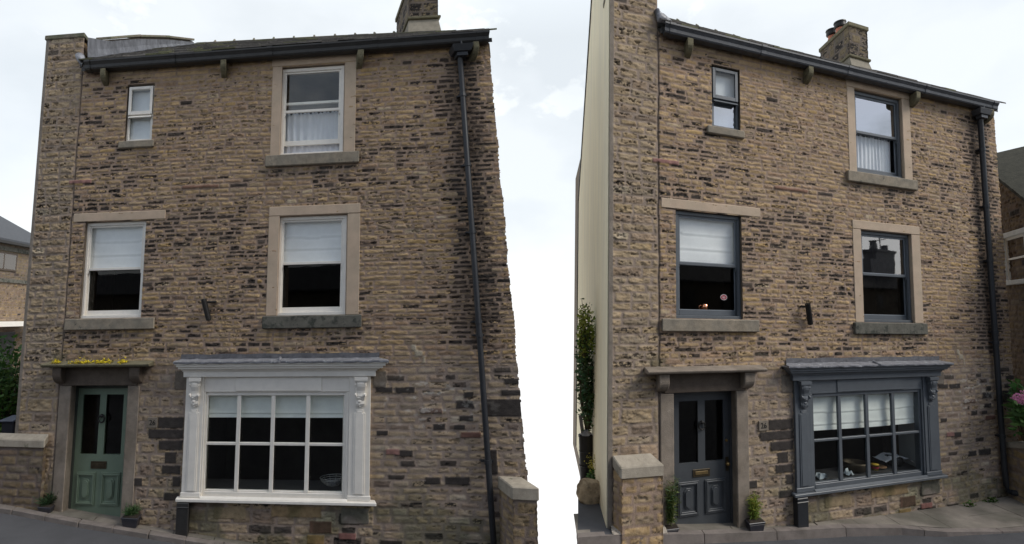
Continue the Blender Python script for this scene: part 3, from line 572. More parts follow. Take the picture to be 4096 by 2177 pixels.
    y = .19; xa, xb, za, zb = .045, 1.05, -.12, 1.93; g = ((.15, .485, .905, 1.835), (.61, .945, .905, 1.835))
    b = MB(); b.box(F, .0, xa-.004, y-.015, y+.07, -.2, 1.99); b.box(F, xb+.004, 1.095, y-.015, y+.07, -.2, 1.99); b.box(F, xa-.004, xb+.004, y-.015, y+.07, zb+.004, 1.99); b.build('door_frame', M_DDOOR if k else mat('dark green frame', (.06, .07, .06), .6, .1), H)
    b = MB(); yb = y+.05
    for r in ((xa, g[0][0], za, zb), (g[0][1], g[1][0], g[0][2], zb), (g[1][1], xb, za, zb), (g[0][0], g[1][1], za, g[0][2]), (g[0][0], g[0][1], g[0][3], zb), (g[1][0], g[1][1], g[0][3], zb)): b.box(F, r[0], r[1], y, yb, r[2], r[3])
    D = b.build('door', dp, H)
    for r in g:
        b = MB(); b.box(F, r[0]-.01, r[1]+.01, y+.025, y+.031, r[2]-.01, r[3]+.01); b.build('door_pane', G_DARK, D)
    for xs_ in ((.12, .49), (.60, .97)):
        b = MB(); z_0, z_1 = .135, .64; x_0, x_1 = xs_
        for o, h in ((0, .022), (.022, .032), (.042, .016)):
            t = .022; b.box(F, x_0+o, x_0+o+t, y-h, y-.0005, z_0+o, z_1-o); b.box(F, x_1-o-t, x_1-o, y-h, y-.0005, z_0+o, z_1-o); b.box(F, x_0+o+t, x_1-o-t, y-h, y-.0005, z_0+o, z_0+o+t); b.box(F, x_0+o+t, x_1-o-t, y-h, y-.0005, z_1-o-t, z_1-o)
        q = .11; c_ = .035; X0, X1, Z0, Z1 = x_0+q, x_1-q, z_0+q-.01, z_1-q+.01
        oc = lambda d: [(X0+d+c_, Z0+d), (X1-d-c_, Z0+d), (X1-d, Z0+d+c_), (X1-d, Z1-d-c_), (X1-d-c_, Z1-d), (X0+d+c_, Z1-d), (X0+d, Z1-d-c_), (X0+d, Z0+d+c_)]
        b.poly(F, oc(0), y-.014, y-.0005); b.poly(F, oc(.022), y-.030, y-.0142); b.build('door_panel', dp, D, .004)
    b = MB(); b.box(F, .385, .69, y-.012, y-.0005, .69, .805); lp = b.build('letter_box', M_BRASSD, D, .004)
    b = MB(); b.box(F, .425, .65, y-.02, y-.0122, .725, .775); b.build('letter_flap', mat('dull brass flap', (.17, .12, .055), .5, .3, 20, .1, 60, metal=.5) if k else M_BRASSD, lp, .003)
    b = MB(); cc_ = F(.545, y-.03, 1.46); ux = (F(1, 0, 1)-F(0, 0, 1)); ux /= np.linalg.norm(ux); uz = np.array((0, 0, 1.))
    b.tube([cc_+.058*(ux*math.sin(t)+uz*math.cos(t)) for t in np.linspace(0, 6.283, 22)], .013, 8); b.lathe(F(.545, y-.028, 1.505), [(0, -.03), (.028, -.015), (.032, .0), (.028, .02), (0, .035)], 12); b.build('door_knocker', M_IRON, D, smooth=True)
    if k == 1:
        b = MB(); b.lathe(F(1.0, y-.045, .855), [(0, -.032), (.026, -.02), (.034, 0), (.026, .02), (0, .032)], 14); b.build('door_knob', M_BRASS, D, smooth=True)
        b = MB(); b.box(F, .975, 1.03, y-.012, y-.0005, .74, .95); b.build('lock_plate', M_BRASSD, D)
        b = MB(); b.lathe(F(.995, y-.01, 1.205), [(0, -.022), (.02, -.014), (.022, .0), (.02, .014), (0, .022)], 12); b.build('lock_barrel', M_BRASS, D)
    # ---- shopfront
    sp = M_WHITE2 if k == 0 else M_BLUE; sl2 = M_BLUE if k else M_WHITE2
    b = MB(); yf_ = -.06
    for xa, xb in ((2.18, 2.50), (4.95, 5.29)):
        b.box(F, xa, xb, yf_, .12, .37, 2.13); b.box(F, xa-.012, xb+.012, yf_-.012, -.02, .372, .44)
    b.box(F, 2.50, 4.95, yf_+.02, .12, 1.90, 2.128); b.box(F, 3.05, 4.50, yf_+.006, yf_+.02, 1.915, 2.12)
    b.box(F, 2.50, 2.575, yf_+.045, .12, .37, 1.90); b.box(F, 4.875, 4.95, yf_+.045, .12, .37, 1.90); b.box(F, 2.575, 4.875, yf_+.045, .12, .37, .445); b.box(F, 2.575, 4.875, yf_+.045, .12, 1.845, 1.90)
    b.box(F, 2.50, 2.535, yf_+.015, yf_+.045, .37, 1.90); b.box(F, 4.915, 4.95, yf_+.015, yf_+.045, .37, 1.90)
    S = b.build('shopfront', sp, H, .006)
    for xa in (2.18, 4.95):
        b = MB(); x_0, x_1 = xa+.075, xa+.255; z_1 = 1.60
        b.poly(F, [(x_0, .46), (x_1, .46), (x_1, z_1), (x_1-.03, z_1+.012), (x_1-.03, z_1+.05), (x_0+.03, z_1+.05), (x_0+.03, z_1+.012), (x_0, z_1)], yf_-.012, yf_-.0005)
        b.poly(F, [(x_0+.025, .47), (x_1-.025, .47), (x_1-.025, z_1-.01), (x_1-.05, z_1+.0), (x_1-.05, z_1+.03), (x_0+.05, z_1+.03), (x_0+.05, z_1+.0), (x_0+.025, z_1-.01)], yf_-.018, yf_-.0122); b.build('pilaster_panel', sp, S, .004)
        b = MB(); xm = xa+.17      # carved console: abacus, acanthus leaf on a scroll, drop
        b.box(F, xm-.105, xm+.105, -.165, yf_-.0005, 2.075, 2.125); b.box(F, xm-.095, xm+.095, -.15, yf_-.0005, 2.055, 2.0745)
        pr = [(yf_-.0005, 1.72), (-.085, 1.70), (-.10, 1.74), (-.092, 1.78), (-.105, 1.81), (-.125, 1.85), (-.115, 1.89), (-.118, 1.93), (-.14, 1.99), (-.145, 2.03), (-.14, 2.054), (yf_-.0005, 2.054)]
        for i in range(5):
            t = (i-2)/2; hw = .014; xx = xm+t*.052; o = -.012*(1-t*t)
            b.prism(F, [(yy+(o if yy < yf_-.01 else 0), zz) for yy, zz in pr], xx-hw, xx+hw)
        b.prism(F, [(yf_-.0005, 1.86), (-.10, 1.84), (-.115, 1.9), (-.11, 2.054), (yf_-.0005, 2.054)], xm-.075, xm+.075)
        for zz, r in ((1.83, .045), (1.775, .036), (1.725, .024), (1.695, .014)):
            b.lathe(F(xm, -.085, zz), [(0, -r), (r*.8, -r*.6), (r*1.15, 0), (r*.8, r*.6), (0, r)], 10)
        for sx in (-1, 1):
            for zz in (1.87, 2.02): b.tube([F(xm+sx*.06, -.12, zz), F(xm+sx*.082, -.12, zz)], .026, 12)
        b.build('console_bracket', sp, S)
    b = MB(); b.box(F, 2.13, 5.35, -.10, .06, 2.13, 2.212)
    for z_, z2_, e_ in ((2.213, 2.235, .018), (2.236, 2.256, .045), (2.257, 2.29, .085), (2.291, 2.325, .115), (2.326, 2.35, .14)): b.box(F, 2.13-e_, 5.35+e_, -.10-e_*.85, .06, z_, z2_)
    b.build('cornice', sp, S, .005)
    b = MB(); xs_ = np.linspace(1.97, 5.50, 40); pf = [(-.235, 2.345), (-.243, 2.355), (-.243, 2.375), (-.15, 2.388), (-.03, 2.402)]; Pg = []
    for i, x in enumerate(xs_):
        a = .006*math.sin(i*1.9)+rnd.uniform(-.003, .003); inn = (0 if 1 <= i <= 38 else 1)
        Pg.append([F(x if j < 4 else min(max(x, 2.05), 5.41), yy+(a*.4), zz+a*(.6 if j > 1 else 1)) for j, (yy, zz) in enumerate(pf)])
    b.grid(Pg); b.box(F, 1.975, 5.495, -.234, .0, 2.3505, 2.362); b.tube([F(3.80, -.25, 2.37), F(3.80, -.1, 2.415)], .022, 8); b.build('lead_flashing', M_LEAD, S)
    b = MB(); b.grid([[F(x, -.024-.004*math.sin(i*2.3), 2.398), F(x, -.022, 2.44), F(x, -.02, 2.475+.006*math.sin(i*1.1))] for i, x in enumerate(np.linspace(2.05, 5.41, 30))]); b.build('lead_upstand', mat('dull dark lead', (.115, .115, .125), .6, .3, 14, .3, 22), S)
    b = MB(); b.box(F, 2.10, 5.37, -.125, .05, .322, .368); b.prism(F, [(-.115, .3685), (-.06, .372), (-.06, .40), (-.085, .385)], 2.51, 4.94); b.build('window_ledge', sl2, S, .008)
    b = MB(); gx = [2.575, 3.118, 3.705, 4.29, 4.875]; zb_, zt_ = .445, 1.845
    for x in gx[1:-1]: b.box(F, x-.034, x+.034, -.01, .045, zb_, zt_)
    for i in range(4):
        l_, r_ = gx[i]+(.034 if i else 0), gx[i+1]-(.034 if i < 3 else 0); b.box(F, l_, r_, -.006, .045, 1.115, 1.155)
        b.box(F, l_, r_, .004, .045, zb_, zb_+.02)
    b.build('glazing_bar', sp, S, .006)
    for i in range(4):
        for z_, z2_ in ((zb_, 1.135), (1.135, zt_)):
            b = MB(); b.box(F, gx[i]+(.02 if i else -.01), gx[i+1]-(.02 if i < 3 else -.01), .018, .024, z_, z2_); b.build('pane', G_SHOP, S)
    b = MB(); b.box(F, 2.36, 5.06, .125, .62, .40, .43); b.build('display_shelf', mat('shelf paint', (.045, .045, .045), .6, .1), S)
    b = MB()
    for xa, xb in ((2.36, 2.42), (5.0, 5.06)):
        b = MB(); b.box(F, xa, xb, .125, .62, .432, 1.95); b.build('bay_lining', mat('lining paint', (.40, .43, .44), .7, .08), S)
    # ---- small fixtures
    b = MB(); b.tube([F(2.53, -.06, 3.02), F(2.435, -.13, 3.34)], .040, 14, cap=False); b.tube([F(2.535, -.06, 3.005), F(2.53, -.06, 3.02)], [.02, .04], 14)
    b.tube([F(2.435, -.13, 3.33), F(2.43, -.13, 3.34)], [.031, .031], 14); b.tube([F(2.46, -.08, 3.295), F(2.63 if k == 0 else 2.38, -.03, 3.30)], .017, 8); b.tube([F(2.63 if k == 0 else 2.38, -.03, 3.30), F(2.63 if k == 0 else 2.38, .02, 3.30)], .017, 8); b.tube([F(2.50, -.06, 3.12), F(2.51, .02, 3.12)], .014, 8)
    b.build('flagpole_holder', M_IRON, H, smooth=False)
    b = MB(); x0_, x1_ = (2.13, 2.34); b.box(F, x0_, x1_, -.14, -.0, -.35, .315); b.box(F, x0_-.008, x1_+.008, -.15, .0, .245, .262); b.build('downpipe_box', M_BLACK if k == 0 else M_PIPE, H, .012)
    b = MB(); b.box(F, 1.50, 1.68, -.03, -.005, 1.365, 1.52); pl = b.build('number_plate', M_PLATE, H, .006)
    cu = bpy.data.curves.new('house_number', 'FONT'); cu.body = '26'; cu.size = .115; cu.align_x = 'CENTER'; cu.align_y = 'CENTER'; cu.extrude = .0015; cu.materials.append(M_INK)
    to = bpy.data.objects.new('digits', cu); me = bpy.data.meshes.new_from_object(to); bpy.data.objects.remove(to); to = bpy.data.objects.new('house_number', me); C.collection.objects.link(to); to.parent = pl
    p = F(1.59, -.0335, 1.442); to.location = tuple(p-np.array(pl['org'])); ex = F(1.7, -.03, 1.44)-F(1.5, -.03, 1.44); to.rotation_euler = (math.pi/2, 0, math.atan2(ex[1], ex[0]))
    return H
HL = house(0, 'soot-streaked stone house with a white shopfront and a sage green door', {})
HR = house(1, 'stone house with cream rendered gable, blue-grey shopfront and a charcoal door', {})
# ------------------------------------------------------------------ street: ground, roads, kerbs, pavements
def loc(k, px, py, y):
    """house-local x and z of photo pixel (px,py) on the plane y of house k"""
    M = HM[k][1]; o = M.T @ (CAM-HM[k][0]); d = M.T @ (at(px, py, 1.)-CAM)
    o = o*1.; o[0] -= SKEW[k]*o[1]; d[0] -= SKEW[k]*d[1]; t = (y-o[1])/d[1]; p = o+t*d; return p[0], p[2]
def I(xs, zs): return lambda x: np.interp(x, xs, zs)
PAVE = [I([-6, -.83, .43, 1.7, 2.57, 3.8, 7.6, 9], [.38, .035, -.10, -.205, -.28, -.37, -.62, -.72]),
        I([-3, -1.5, -.93, .4, 1.7, 2.9, 4.0, 5.8, 7, 10], [.24, .165, .14, .015, -.075, -.11, -.115, -.10, -.05, .03])]
KY = [I([-9, 10], [-.25, -.25]), I([-3, 1.75, 2.94, 3.97, 4.46, 5.81, 7.2, 10], [-.19, -.19, -.26, -.49, -.74, -1.04, -1.15, -1.2])]
KH = [I([-9, 10], [.075, .075]), I([-3, 1.9, 2.94, 3.97, 4.6, 5.8, 7], [.125, .125, .13, .10, .06, .012, .008])]
XR = [(-6., 7.5), (-1.53, 9.5)]
ROADM = [I([-12, -6, 7.5], [.9, .32, -.70]), None]
def zroad(k, x): return PAVE[k](x)-KH[k](x)
for k in (0, 1):
    x0, x1 = XR[k]; b = MB(); rs = np.random.RandomState(17+k); x = x0
    while x < x1:                      # bedding below, worn flags laid over it with open joints
        xe = min(x+rs.uniform(.62, 1.05), x1); wy = max(1, int(round(abs((KY[k](x)+KY[k](xe))/2+.10)/.55)))
        for r_ in range(wy):
            V = []; dz_ = rs.uniform(-.004, .005); tl = rs.uniform(-.006, .006)
            for d_ in (-.10, 0):
                for xx, t in ((x+.006, r_), (xe-.006, r_), (xe-.006, r_+1), (x+.006, r_+1)):
                    ky = KY[k](xx)+.128; ya = ky+(.05-ky)*t/wy+(.006 if t == r_ else -.006); V.append(raw(k, xx, ya, PAVE[k](xx)-.006+d_+dz_+tl*(xx > x+.1)))
            b.hexa(V)
        x = xe
    P = []
    for x in np.linspace(x0, x1, 60): P.append([raw(k, x, y, PAVE[k](x)-.02) for y in (.6, .05, KY[k](x)+.10)])
    b.grid(P); o = b.build('pavement', M_FLAG); tag(o, kind='structure')
    b = MB(); L = 1.265; x = -.83-L*(5 if k == 0 else 0)
    if k == 1: x = -1.53
    while x < x1:
        xe = min(x+(L if x > -1.3 or k == 0 else .70), x1); n = 4 if (k == 1 and x > 2.5) else 2
        ps = np.linspace(x+.006, xe-.006, n+1)
        for p, q in zip(ps[:-1], ps[1:]):
            V = []
            for dz_ in (-.3, .0):
                for xx, oy in ((p, 0), (q, 0), (q, .125), (p, .125)):
                    fr = -.012 if (dz_ < 0) else 0
                    V.append(raw(k, xx, KY[k](xx)+oy+(fr if oy == 0 else 0), PAVE[k](xx)+dz_+(0.004)))
            b.hexa(V)
        x = xe
    o = b.build('kerb', M_KERB, bevel=.012 if k == 0 else 0); tag(o, kind='structure')
    b = MB(); P = []
    for x in np.linspace(x0-(4 if k == 0 else 0), x1+(0 if k == 0 else 6), 60):
        P.append([raw(k, x, KY[k](x)+.02-d, zroad(k, x)-.03*min(d, 2)) for d in (0, .3, .8, 1.6, 3, 4.6)])
    b.grid(P); o = b.build('road', M_ROAD); tag(o, kind='structure')
b = MB(); b.add([(-80, -60, -1.5), (80, -60, -1.5), (80, 6.4, -1.5), (-80, 6.4, -1.5)], [(0, 1, 2, 3)]); o = b.build('ground', M_ROAD); tag(o, kind='structure')
zp = float(raw(1, -1.4, -.1, .15)[2])
def onz(px, py, z):
    d = at(px, py, 1.)-CAM; t = (z-CAM[2])/d[2]; return CAM+d*t
b = MB(); A = [onz(2309, 2148, zp), onz(2312, 2060, zp), onz(2312, 1990, zp), onz(2316, 1930, zp)]
Bp = [raw(1, -.70, -.19, .155), raw(1, -.9, .5, .16), raw(1, -1.0, 1.5, .17), raw(1, -1.0, 3.2, .18)]
b.grid([[a, np.array(a)*.6+np.array(c_)*.4, np.array(a)*.3+np.array(c_)*.7, c_] for a, c_ in zip(A, Bp)]); o = b.build('path', M_ROAD); tag(o, kind='structure')
b = MB(); rs = np.random.RandomState(5); Pg = []
for i in range(26):
    t = i/25; x = -1.02+.86*t; fr = -.205+.0*t; bk = .02+.18*max(0, .5-t)+rs.uniform(-.05, .05)
    Pg.append([raw(1, x+rs.uniform(-.01, .01), y, PAVE[1](x)+.002+h) for y, h in ((fr+rs.uniform(0, .05), .006), (fr+.05, .028), ((fr+bk)/2, .045+rs.uniform(0, .015)), (bk, .05))])
b.grid(Pg); o = b.build('cement_fillet', M_CEM); tag(o, kind='structure')
# ------------------------------------------------------------------ garden walls beside the houses
wa = (.10, .17, .22, .5, .012)
def capped(k, name, label, front, back, zb, capz, cap_t, tone, seed, left=True, right=True, group=None, slope=0.):
    """short stone wall end: front=(xl,xr,y), back=(xl,xr,y), capz=(front z, back z)"""
    (fl, fr, fy), (bl, br, by) = front, back
    p = raw(k, (fl+fr)/2, fy, zb); E_ = empty(name, p, label, 'garden wall', group)
    lerp = lambda a, c_, t: a+(c_-a)*t
    top = lambda t: lerp(capz[0], capz[1], t)-cap_t
    b = MB(); ins = .02
    V = [raw(k, x, y, z) for z in (0, 1) for x, y in ((0, 0),)]
    V = [raw(k, fl+ins, fy+ins, zb-.2), raw(k, fr-ins, fy+ins, zb-.2), raw(k, br-ins, by, zb-.2), raw(k, bl+ins, by, zb-.2), raw(k, fl+ins, fy+ins, top(0)), raw(k, fr-ins, fy+ins, top(0)), raw(k, br-ins, by, top(1)), raw(k, bl+ins, by, top(1))]
    b.hexa(V); b.build('core', M_DARKS, E_)
    stone_panel('stone_face', lambda u, h, v: raw(k, u, fy+.012-h, v), fl, fr, zb-.25, top(0), seed, wa, M_STONEW, E_, soot=.12, tone=tone)
    if left: stone_panel('stone_face', lambda u, h, v: raw(k, fl+(bl-fl)*u/(abs(by-fy))+.012-h, fy+u, v), 0, abs(by-fy), zb-.25, max(top(0), top(1)), seed+1, wa, M_STONEW, E_, soot=.12, tone=tone)
    if right: stone_panel('stone_face', lambda u, h, v: raw(k, fr+(br-fr)*u/(abs(by-fy))-.012+h, fy+u, v), 0, abs(by-fy), zb-.25, max(top(0), top(1)), seed+2, wa, M_STONEW, E_, soot=.12, tone=tone)
    b = MB(); o_ = .018
    b.hexa([raw(k, fl-o_, fy-o_, capz[0]-cap_t), raw(k, fr+o_, fy-o_, capz[0]-cap_t), raw(k, br+o_, by, capz[1]-cap_t), raw(k, bl-o_, by, capz[1]-cap_t), raw(k, fl-o_, fy-o_, capz[0]), raw(k, fr+o_, fy-o_, capz[0]), raw(k, br+o_, by, capz[1]), raw(k, bl-o_, by, capz[1])])
    b.build('coping', mat('garden coping', (.34, .30, .24), .93, .22, 7, .5, 80, stain=((.18, .17, .12), .6, 6.)), E_, .014)
    return E_
f0, z0 = loc(1, 2280+365*.5676, 1400+830*.5676, -.21); f1, z1 = loc(1, 2280+655*.5676, 1400+805*.5676, -.21); b0, z2 = loc(1, 2280+305*.5676, 1400+740*.5676, -.03); b1, z3 = loc(1, 2280+560*.5676, 1400+725*.5676, -.03)
capped(1, 'garden_wall', 'short stone wall end with a pale flat coping left of the charcoal door', (f0, f1, -.21), (b0, b1, -.025), .13, ((z0+z1)/2, (z2+z3)/2), .16, 1.0, 701, right=True)
f1, z1 = loc(0, 178, 1756, -.11); zl = loc(0, 0, 1792, -.11)[1]; 
p0 = loc(0, 0, 1792, -.11)[0]
capped(0, 'garden_wall', 'dark stone wall with sloping coping left of the green door', (-2.6, f1, -.11), (-2.6, f1-.02, .02) if False else (-2.6, f1, -.0), .05, (z1-.02, z1+.06), .13, (.50, .53, .58), 731, left=False)
for k, lb in ((0, 'stone wall end at the foot of the black drainpipe on the white-shopfront house'), (1, 'stone wall at the far right behind the black drainpipe shoe of the blue-grey house')):
    if k == 0:
        f0, z0 = loc(0, 1000+1850*.5676, 1400+970*.5676, -.42); f1, z1 = loc(0, 2149, 1400+962*.5676, -.42); b0, z2 = loc(0, 1000+1752*.5676, 1400+890*.5676, -.03); b1, z3 = loc(0, 1000+1905*.5676, 1400+890*.5676, -.03)
        capped(0, 'garden_wall', lb, (f0, f1, -.42), (b0, b1, -.03), -.62, ((z0+z1)/2, (z2+z3)/2), .17, (.72, .76, .82), 751, right=True)
    else:
        b0, z2 = loc(1, 3150+1535*.5675, 1400+655*.5675, -.02); f0, z0 = loc(1, 3150+1667*.5675, 1400+660*.5675, -.40)
        capped(1, 'garden_wall', lb, (f0, f0+2.2, -.40), (b0, b0+2.6, -.02), -.12, (z0+.01, z2+.01), .10, (.72, .76, .82), 761, right=False)
# ------------------------------------------------------------------ cream rendered gable of the right-hand house
b = MB(); prof = [(.02, -.4), (.02, 8.0), (2.6, 9.75), (6.0, 6.2), (6.0, -.4)]
P = [raw(1, x, y, z) for x in (-1.075, -1.03) for y, z in prof]; n = 5
b.add(P, [tuple(range(n)), tuple(range(n, 2*n))[::-1]]+[(i, n+i, n+(i+1) % n, (i+1) % n) for i in range(n)]); b.build('rendered_gable', M_CREAM, HR)
b = MB(); b.add([raw(1, x, y, z) for y, z in ((2.58, 9.74), (6.0, 6.18), (6.0, 6.30), (2.58, 9.86)) for x in (-1.10, -.98)], [(0, 1, 3, 2), (2, 3, 5, 4), (4, 5, 7, 6), (6, 7, 1, 0), (0, 2, 4, 6), (1, 7, 5, 3)]); b.build('verge', M_BLACK, HR)
b = MB(); b.box(lambda x, y, z: raw(1, x, y, z), -1.10, -1.02, 6.0, 6.06, -.4, 6.2); b.build('corner_pipe', M_BLACK, HR)
# ------------------------------------------------------------------ things in and on the windows
SH_ = 'white roman blind half drawn in the '
o = cloth(0, 'roman_blind', .11, 1.20, 3.90, 4.66, .165, M_CLOTH, seams=(4.36, 4.13), sag=.012); tag(o, SH_+'white sash window above the sage green door', 'blind', 'roman blinds')
o = cloth(0, 'roman_blind', 3.77, 4.83, 3.91, 4.65, .165, M_CLOTH, seams=(4.33, 4.13), sag=.014); tag(o, SH_+'white sash window above the white shopfront', 'blind', 'roman blinds')
o = cloth(1, 'roman_blind', .11, 1.20, 3.90, 4.66, .165, M_CLOTH, seams=(4.36, 4.13), sag=.014); tag(o, SH_+'blue-grey sash window above the charcoal door', 'blind', 'roman blinds')
M_SHB = mat('shop blind cloth', (.84, .87, .83), .95, .06, 6, .2, 90, trans=.08)
o = cloth(0, 'shop_blind', 2.58, 4.93, 1.50, 1.87, .10, M_SHB, seams=(1.56,)); tag(o, 'pale green-white blind pulled a little way down behind the white shopfront', 'blind')
o = cloth(1, 'shop_blind', 2.58, 4.93, 1.27, 1.87, .10, M_SHB, seams=(1.36, 1.56), sag=.012); tag(o, 'pale blind with loose folds behind the blue-grey shopfront', 'blind')
o = cloth(0, 'net_curtain', 3.74, 4.75, 5.60, 6.44, .19, M_NET, pleats=9, top_ruffle=True, nx=110); tag(o, 'white net half-curtain in the top sash window of the white-shopfront house', 'curtain', 'net half-curtains')
o = cloth(1, 'net_curtain', 3.74, 4.66, 5.68, 6.42, .19, M_NET, pleats=11, top_ruffle=True, nx=110); tag(o, 'white net half-curtain in the top sash window of the blue-grey house', 'curtain', 'net half-curtains')
M_ROLL = mat('roller cloth', (.84, .86, .89), .95, .05, 6, .1, 90, trans=.1)
for k, l_ in ((0, 'pale roller blind inside the small white casement window'), (1, 'pale roller blind inside the small blue-grey casement window')):
    o = cloth(k, 'roller_blind', .78, 1.22, 6.07, 7.0, .12, M_ROLL); tag(o, l_, 'blind', 'roller blinds')
# mug, sticker
b = MB(); x_, z_ = .66, 3.10
xm, zm = loc(1, 2280+1050*.5113, 740+985*.5113, .24); Bs = raw(1, xm, .24, zm-.01)
mg = None
b.lathe(Bs, [(0, 0), (.05, 0), (.054, .01), (.055, .06), (.062, .115), (.058, .115), (.05, .06), (.048, .012), (0, .012)], 24)
mg = b.build('copper_mug', M_COPPER, None, smooth=True, base=Bs); tag(mg, 'shiny copper mug on the inner sill of the blue-grey window above the door', 'mug')
ux = raw(1, 1, 0, 0)-raw(1, 0, 0, 0)
b = MB(); b.tube([Bs-ux*(.05+.045*math.sin(t))+np.array((0, 0, .06+.04*math.cos(t))) for t in np.linspace(0, math.pi, 10)], .007, 8); b.build('handle', M_COPPER, mg, smooth=True)
b = MB(); b.box(lambda x, y, z: T(1, x, y, z), .10, 1.21, .205, .40, 3.06, 3.09); bs = b.build('window_board', mat('board', (.10, .10, .10), .6, .1), HR)
cx_, cz_ = loc(1, 2280+1203*.5113, 740+879*.5113, .128)
b = MB(); F1 = lambda x, y, z: raw(1, x, y, z)
b.poly(F1, [(cx_+.062*math.cos(t), cz_+.045*math.sin(t)) for t in np.linspace(0, 6.283, 24, endpoint=False)], .1265, .130); st = b.build('window_sticker', M_PALE, None, base=F1(cx_, .128, cz_)); tag(st, 'small oval dark red sticker on the lower pane above the charcoal door', 'sticker')
b = MB(); b.poly(F1, [(cx_+.052*math.cos(t), cz_+.035*math.sin(t)) for t in np.linspace(0, 6.283, 24, endpoint=False)], .1245, .1262); b.build('sticker_face', M_RED, st)
b = MB()
for dz_, w_ in ((.008, .028), (-.004, .03), (-.015, .018)): b.poly(F1, [(cx_-w_, cz_+dz_-.003), (cx_+w_, cz_+dz_-.003), (cx_+w_, cz_+dz_+.003), (cx_-w_, cz_+dz_+.003)], .1238, .1243)
b.build('sticker_print', M_PALE, st)
# goods on the display shelf of the blue-grey shop
def shop_at(u, v, y=.36):
    x, z = loc(1, 3150+u*.5675, 1400+v*.5675, y); return x
zs = T(1, 3.6, .35, .432)[2]
def shelf(x, y=.34): p = raw(1, x, y, 0); p = np.array(p); p[2] = float(T(1, x, y, .432)[2]); return p
p = shelf(shop_at(480, 850)); b = MB(); b.lathe(p, [(0, 0), (.12, 0), (.17, .05), (.185, .12), (.19, .16), (.178, .16), (.165, .06), (.11, .015), (0, .015)], 26); tag(b.build('brass_pan', M_BRASSD, None, smooth=True, base=p), 'wide dull brass pan on the shelf behind the second pane of the blue-grey shop', 'pan')
p = shelf(shop_at(605, 850), .30); b = MB(); b.lathe(p, [(0, 0), (.05, 0), (.06, .09), (.064, .09), (.064, .10), (0, .10)], 20); o = b.build('tub', mat('yellow tub', (.55, .38, .05), .4, .1), None, smooth=True, base=p); tag(o, 'small yellow tub on the shelf behind the third pane of the blue-grey shop', 'tub')
b = MB(); b.lathe(p+np.array((0, 0, .03)), [(.0555, 0), (.0605, .035)], 20); b.build('tub_label', M_RED, o)
p = shelf(shop_at(640, 862), .38); b = MB(); b.lathe(p, [(0, 0), (.07, 0), (.15, .03), (.148, .036), (.06, .008), (0, .008)], 26); tag(b.build('plate', mat('brown plate', (.22, .13, .07), .35, .2), None, smooth=True, base=p), 'brown plate lying beside the yellow tub in the blue-grey shop window', 'plate')
p = shelf(shop_at(770, 850), .40); b = MB(); b.lathe(p, [(0, 0), (.11, 0), (.14, .05), (.13, .16), (.10, .17), (0, .17)], 22); o = b.build('cooking_pot', M_IRON, None, smooth=True, base=p); tag(o, 'dark pot with a white cloth laid over it in the blue-grey shop window', 'pot')
b = MB(); Pg = [[p+np.array(((i-5)*.05*(1+.1*math.sin(j)), (j-4)*.04, .185-.012*abs(i-5)+.014*math.sin(i*1.7+j)-.03*(abs(i-5) > 3))) for j in range(9)] for i in range(11)]; b.grid(Pg); b.build('cloth', M_CLOTH, o, smooth=True)
for u, v, s_, l_ in ((210, 920, .09, 'crumpled white paper at the left end of the blue-grey shop window shelf'), (400, 890, .075, 'pale folded card between the left paper and the brass pan in the shop window')):
    p = shelf(shop_at(u, v), .22); b = MB(); rs = np.random.RandomState(int(u)); Pg = [[p+ux*((i-2)*s_*.5)+np.array((0, (j-2)*s_*.4, .01+max(0, rs.uniform(-.01, .09))*(1.0 if 0 < i < 4 else .3))) for j in range(5)] for i in range(5)]; b.grid(Pg); tag(b.build('paper', mat('shop paper', (.55, .6, .6), .9, .1), None, base=p), l_, 'paper')
def shelfL(x, y=.34): p = np.array(raw(0, x, y, 0)); p[2] = float(T(0, x, y, .432)[2]); return p
xl, _ = loc(0, 1000+580*.5676, 1400+1000*.5676, .34); p = shelfL(xl); b = MB()
for i in range(5): b.tube([p+np.array((.20*math.cos(t)*math.sin(.5+i*.22), .15*math.sin(t)*math.sin(.5+i*.22), .03+i*.028)) for t in np.linspace(0, 6.283, 26)], .006, 6)
for a_ in np.linspace(0, 6.283, 12, endpoint=False): b.tube([p+np.array((.20*math.cos(a_)*math.sin(.5+i*.22), .15*math.sin(a_)*math.sin(.5+i*.22), .03+i*.028)) for i in range(5)], .004, 6)
tag(b.build('wire_basket', mat('basket wire', (.25, .25, .24), .4, .1, metal=.6), None, base=p), 'round wire basket inside the lower right pane of the white shopfront', 'basket')
